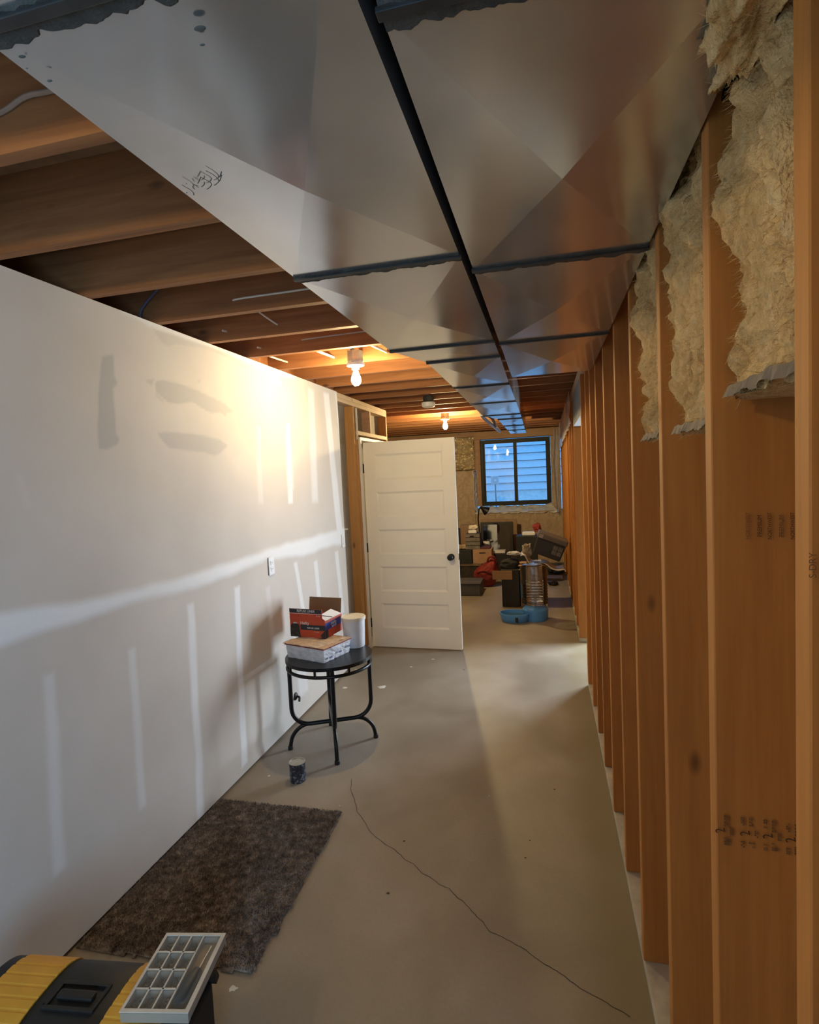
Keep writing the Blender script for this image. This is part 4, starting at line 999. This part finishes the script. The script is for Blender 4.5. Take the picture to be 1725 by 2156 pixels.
T, w, h, d = gbox('brown_carton', 'tall plain brown carton behind the grey crate', 'box', 970, 998, 1106, 1160, 9.05, .001, plain('carton_plain', (.27, .17, .11), .85), .18)
T, w, h, d = gbox('dark_board', 'black upright panel at the edge of the door leaf', 'panel', 950, 970, 1112, 1150, 9.10, .001, plain('panel_black', (.015, .014, .012), .6), .05)
for i, (px, py) in enumerate(((966, 1147), (977, 1150))):
    s0 = ony(px, py, 8.66); lump('tan_ball', ('pale round lump on the black crate, the left one', 'pale round lump on the black crate, next to the grey crate')[i], 'ball', (s0.x, 8.68, zc), (.045, .045, .04), plain('lump_tan', (.40, .31, .22), .9, var=.4), 50 + i, .3, sub=3)
# papers and books right of the crate
def stack(name, label, cat, px0, px1, y, z, h, m, d=.2):
    a = ony(px0, 1150, y); b = ony(px1, 1150, y); o = box(name, (0, 0, 0), (b.x - a.x, d, h), m, None, .004); o.location = (a.x, y, z); tag(o, label, cat); return z + h + .001
T, w, h, d = gbox('side_carton', 'pale carton holding up the books beside the mirror', 'box', 1014, 1050, 1166, 1215, 9.12, .001, plain('carton_pale', (.30, .29, .30), .8), .3)
z = h + .003
z = stack('book', 'thick white book at the bottom of the pile in front of the mirror', 'book', 1012, 1034, 9.14, z, .06, jamb_m)
z = stack('book', 'wide cream book in the middle of the pile in front of the mirror', 'book', 1011, 1036, 9.14, z, .04, whitepl_m)
z = stack('tray', 'thin black tray lying on the books', 'tray', 1012, 1031, 9.15, z, .028, black_m)
lump('white_paper', 'scrunched white paper on top of the black tray', 'paper', (ony(1022, 1139, 9.2).x, 9.24, z), (.07, .06, .03), whitepl_m, 61, .3)
s0 = ony(1042, 1152, 9.2)
lump('blue_cloth', 'crumpled pale blue cloth hanging beside the mirror', 'cloth', (s0.x, 9.22, h + .002), (.075, .07, .09), plain('cloth_blue', (.33, .38, .48), .8, var=.4, scale=14), 66, .4)
s0 = ony(1050, 1168, 8.7)
T = box('side_bin', (-.12, 0, 0), (.16, .15, s0.z - .02), plain('bin_dark', (.02, .02, .024), .7), None, .01); T.location = (s0.x, 8.95, .001); tag(T, 'dark low bin behind the red bag', 'bin')
T = box('white_binder', (-.11, 0, 0), (.08, .2, .035), whitepl_m, None, .004); T.location = (s0.x, 8.97, s0.z - .017); tag(T, 'white flat binder above the red bag', 'binder')
# mirror
y = 9.55; a = ony(1011, 1100, y); b = ony(1081, 1166, y)
T = thing('framed_mirror', 'dark framed mirror leaning at the back wall under the window', 'mirror', (a.x, y, b.z)); T.rotation_euler = (radians(-5), 0, 0)
w = b.x - a.x; h = a.z - b.z
framebars(MB(), 0, w, 0, h, 0, .03, .045).obj('frame', plain('frame_dark', (.02, .018, .016), .5), T, .003)
mm = NT('mirror_glass'); mm.set(Base_Color=(.42, .46, .50), Metallic=1.0, Roughness=.10); 
box('glass', (.04, .012, .04), (w - .04, .016, h - .04), mm.m, T)
box('dark_panel', (w * .52, .004, .04), (w - .04, .010, h - .04), wood('panel_dark', 2, (.075, .06, .05), (.04, .03, .026), 0), T)
T2 = thing('mirror_stand', 'dark cabinet carrying the framed mirror', 'cabinet', (a.x + .02, y - .02, 0)); box('body', (0, 0, .001), (w + .05, .5, b.z - .006), plain('cab_dark', (.06, .04, .03), .7), T2, .004)
y2 = 10.0; a2 = ony(1012, 1095, y2); b2 = ony(1090, 1165, y2)
T = thing('wooden_frame', 'pale wooden frame standing behind the dark mirror', 'frame', (a2.x, y2 + .08, .001)); framebars(MB(), 0, b2.x - a2.x, 0, a2.z, 0, .03, .06).obj('frame', plain('frame_pine', (.42, .28, .17), .7), T, .002)
box('panel', (.06, .012, .06), (b2.x - a2.x - .06, .018, a2.z - .06), plain('hardboard', (.20, .12, .08), .8), T)
# desk lamp
y = 9.0; q = [ony(*p, y) for p in ((1011, 1135), (1009, 1110), (1007, 1094), (1008, 1078), (1009, 1071))]
T = thing('desk_lamp', 'black clamp desk lamp with cone shade below the window sill', 'lamp', (q[0].x, y, .0))
bx0 = q[0].x
MB().tube([(p.x - bx0, 0, p.z) for p in q], .011, 8).obj('arm', blackmet_m, T)
MB().tube([(0, 0, q[0].z), (.03, .0, q[0].z - .12)], .035, 10).obj('clamp', black_m, T)
MB().tube([(q[-1].x - bx0, 0, q[-1].z), (q[-1].x - bx0 + .03, 0, q[-1].z + .02)], .01, 8).obj('joint', blackmet_m, T)
hp = ony(1020, 1074, y); Mh = Matrix.Translation((q[-1].x - bx0 + .03, 0, q[-1].z + .02)) @ Matrix.Rotation(radians(128), 4, 'Y') @ Matrix.Rotation(radians(-25), 4, 'X')
MB().lathe([(0, -.01), (.022, -.008), (.026, .03), (.045, .06), (.075, .12), (.072, .12), (.04, .06), (.0, .05)], 22, Mh).obj('shade', blackmet_m, T, smooth=True)
MB().lathe([(0, .055), (.02, .065), (.022, .09), (0, .105)], 12, Mh).obj('bulb', whitepl_m, T, smooth=True)
lst = thing('lamp_stool', 'dark stool hidden behind the crates carrying the desk lamp', 'stool', (bx0, 9.0, 0)); box('seat', (-.02, -.03, .001), (.12, .1, q[0].z - .16), plain('stool_dark', (.03, .025, .02), .7), lst)
# red bag
s0 = ony(1029, 1200, 8.35)
def bag():
    bm = bmesh.new(); bmesh.ops.create_icosphere(bm, subdivisions=5, radius=1.0)
    for v in bm.verts:
        n = v.co.normalized(); z = n.z
        wx = .185 * (1 - .55 * max(0, z) ** 1.2); q = 1 + .10 * fbm(n.x * 2, n.y * 2, n.z * 2, 4)
        v.co = Vector((n.x * wx * q + .11 * max(0, z) ** 1.3, n.y * .16 * q, max(z * .215 * q, -.2)))
    me = bpy.data.meshes.new('sack'); bm.to_mesh(me); bm.free(); me.materials.append(redbag_m)
    for p in me.polygons: p.use_smooth = True
    T = thing('red_bag', 'slumped dark red bag on the floor before the tan archive box', 'bag', (s0.x - .03, 8.30, .202))
    o = bpy.data.objects.new('sack', me); C.objects.link(o); o.parent = T
    MB().tube(bez([(.03, -.06, .17), (.06, -.10, .24), (.13, -.1, .25), (.16, -.06, .17)], 6), .014, 8).obj('strap', redbag_m, T, smooth=True)
    MB().tube(bez([(-.12, -.135, .02), (-.02, -.165, .05), (.10, -.15, .01)], 6), .008, 8).obj('piping', plain('dark_red', (.12, .015, .012), .8), T, smooth=True)
bag()
T, w, h, d = gbox('grey_bin', 'low grey bin on the floor beside the door edge', 'bin', 958, 1012, 1229, 1255, 7.60, .001, plain('bin_grey', (.085, .08, .082), .7, var=.15), .45)
framebars(MB(), -.004, w + .004, 0, h, -.006, 0, .012).obj('edge', plain('bin_edge', (.02, .02, .02), .6), T)
# dark scraps along the stud wall
s0 = onz(1165, 1232, 0); lump('dark_scrap', 'small dark scrap on the floor right of the cardboard box', 'scrap', (s0.x, s0.y, .001), (.07, .05, .03), black_m, 71, .3)
s0 = onz(1172, 1205, 0); lump('dark_sack', 'dark sack against the stud wall beyond the boxes', 'sack', (s0.x - .02, min(s0.y, 9.6), .001), (.14, .2, .07), plain('sack_dark', (.05, .055, .065), .8), 74, .3)
s0 = onz(1176, 1222, 0); o = box('white_bag', (-.16, 0, 0), (.1, .25, .03), plain('bag_white', (.5, .52, .56), .6), None, .01); o.location = (s0.x - .03, 8.75, .001); tag(o, 'flat pale sheet on the floor by the stud wall', 'sheet')

# plastic film on the far wall and along the stud wall
shf = NT('shiny_film'); shf.set(Base_Color=(.80, .68, .48), Roughness=.28, Metallic=.6, Specular_IOR_Level=1.0); v = shf.coords((3, 1, 9)); shf.bump(shf.noise(v, 2.2, 3, .5, 1.5), .9, .05)
o = crumple('vapour_film', quadfn((-2.2, 10.60, 1.76), (-1.30, 10.60, 1.76), (-1.30, 10.58, 2.365), (-2.2, 10.58, 2.365)), 90, 70, shf.m, None, .09, 9, 2)
tag(o, 'wrinkled shiny plastic film over the far wall left of the window', 'plastic film')
def cur(u, v):
    z = .86 + 1.50 * v; x = .16 - .06 * sin(v * 3) - .05 * u + (.03 if v < .2 else 0); return Vector((x - .0, 10.30 - .06 * sin(u * 5 + v * 3) + .02 * u, z)), Vector((0, -1, 0))
def cur2(u, v):
    z = .90 + 1.5 * v; wv = .035 + .09 * (v if v < .6 else (1.2 - v)); x = .215 - wv * u - .0 ; return Vector((x, 10.28 - .04 * sin(u * 7 + v * 2), z)), Vector((0, -1, 0))
o = crumple('plastic_curtain', cur2, 12, 60, poly_m, None, .06, 8, 5)
tag(o, 'narrow clear plastic sheet hanging at the right side of the window', 'plastic film')
o = crumple('plastic_drape', quadfn((RX - .022, 5.7, 2.12), (RX - .022, 10.3, 2.0), (RX - .022, 10.3, 2.43), (RX - .022, 5.7, 2.43)), 90, 16, poly_m, None, .03, 5, 8)
tag(o, 'cloudy plastic drape along the top of the far studs', 'plastic film')
box('kraft', (-4, 10.70, 1.737), (-1.27, 10.71, 2.42), blank_m, wf)

# ================================================================= OUTSIDE
ow = tag(empty('wall_neighbour'), kind='structure')
sid = plain('blue_grey_siding', (.55, .58, .60), .7, var=.03)
plk = MB().add([(-5, 0, 0), (5, 0, 0), (5, .045, .174), (-5, .045, .174), (-5, .055, 0), (5, .055, 0), (5, .055, .174), (-5, .055, .174)], [(0, 1, 2, 3), (4, 7, 6, 5), (0, 4, 5, 1), (3, 2, 6, 7), (0, 3, 7, 4), (1, 5, 6, 2)]).mesh('siding_plank')
plk.materials.append(sid)
for k in range(13):
    o = bpy.data.objects.new('siding_plank', plk); C.objects.link(o); o.parent = ow; o.location = (0, 14.5, 1.22 + k * .186)
box('foundation', (-5, 14.56, .3), (5, 14.8, 1.22), plain('found_grey', (.62, .63, .62), .8), ow)
box('wall_core', (-5, 14.56, 1.22), (5, 14.7, 3.66), plain('lap_shadow', (.12, .13, .14), .8), ow)  # dark core behind the plank gaps stands in for the lap shadows
tag(box('ground_outside', (-5, 10.85, .3), (5, 14.55, .72), plain('gravel', (.6, .6, .58), .9, var=.2, scale=30)), kind='structure')
T = thing('utility_post', 'grey utility box on a thin post outside the window', 'post', (ony(1043, 1000, 13.6).x, 13.6, .72))
pb = ony(1042, 1011, 13.6); box('box', (-.10, -.05, pb.z - .72 - .10), (.08, .04, pb.z - .72 + .10), plain('post_grey', (.40, .42, .44), .6), T, .008)
MB().tube([(0, 0, 0), (-.005, 0, pb.z - .82)], .014, 8).obj('post', plain('post_dark', (.12, .13, .14), .6), T)
box('knob', (-.02, -.06, pb.z - .74), (.02, -.05, pb.z - .70), plain('post_light', (.7, .7, .7), .6), T)
T = tag(MB().tube(bez([(ony(1020, 1050, 13.2).x, 13.3, .742), (ony(1030, 1050, 13.2).x, 13.1, .742), (ony(1042, 1050, 13.2).x, 13.2, .742)], 5), .02, 8).obj('garden_hose', plain('hose', (.10, .11, .12), .6)), 'dark hose on the ground by the utility post', 'hose')
# =================================================================
for o in bpy.data.objects:
    if o.type == 'MESH' and o.parent is None and 'label' not in o.keys() and 'kind' not in o.keys(): print('UNTAGGED', o.name)
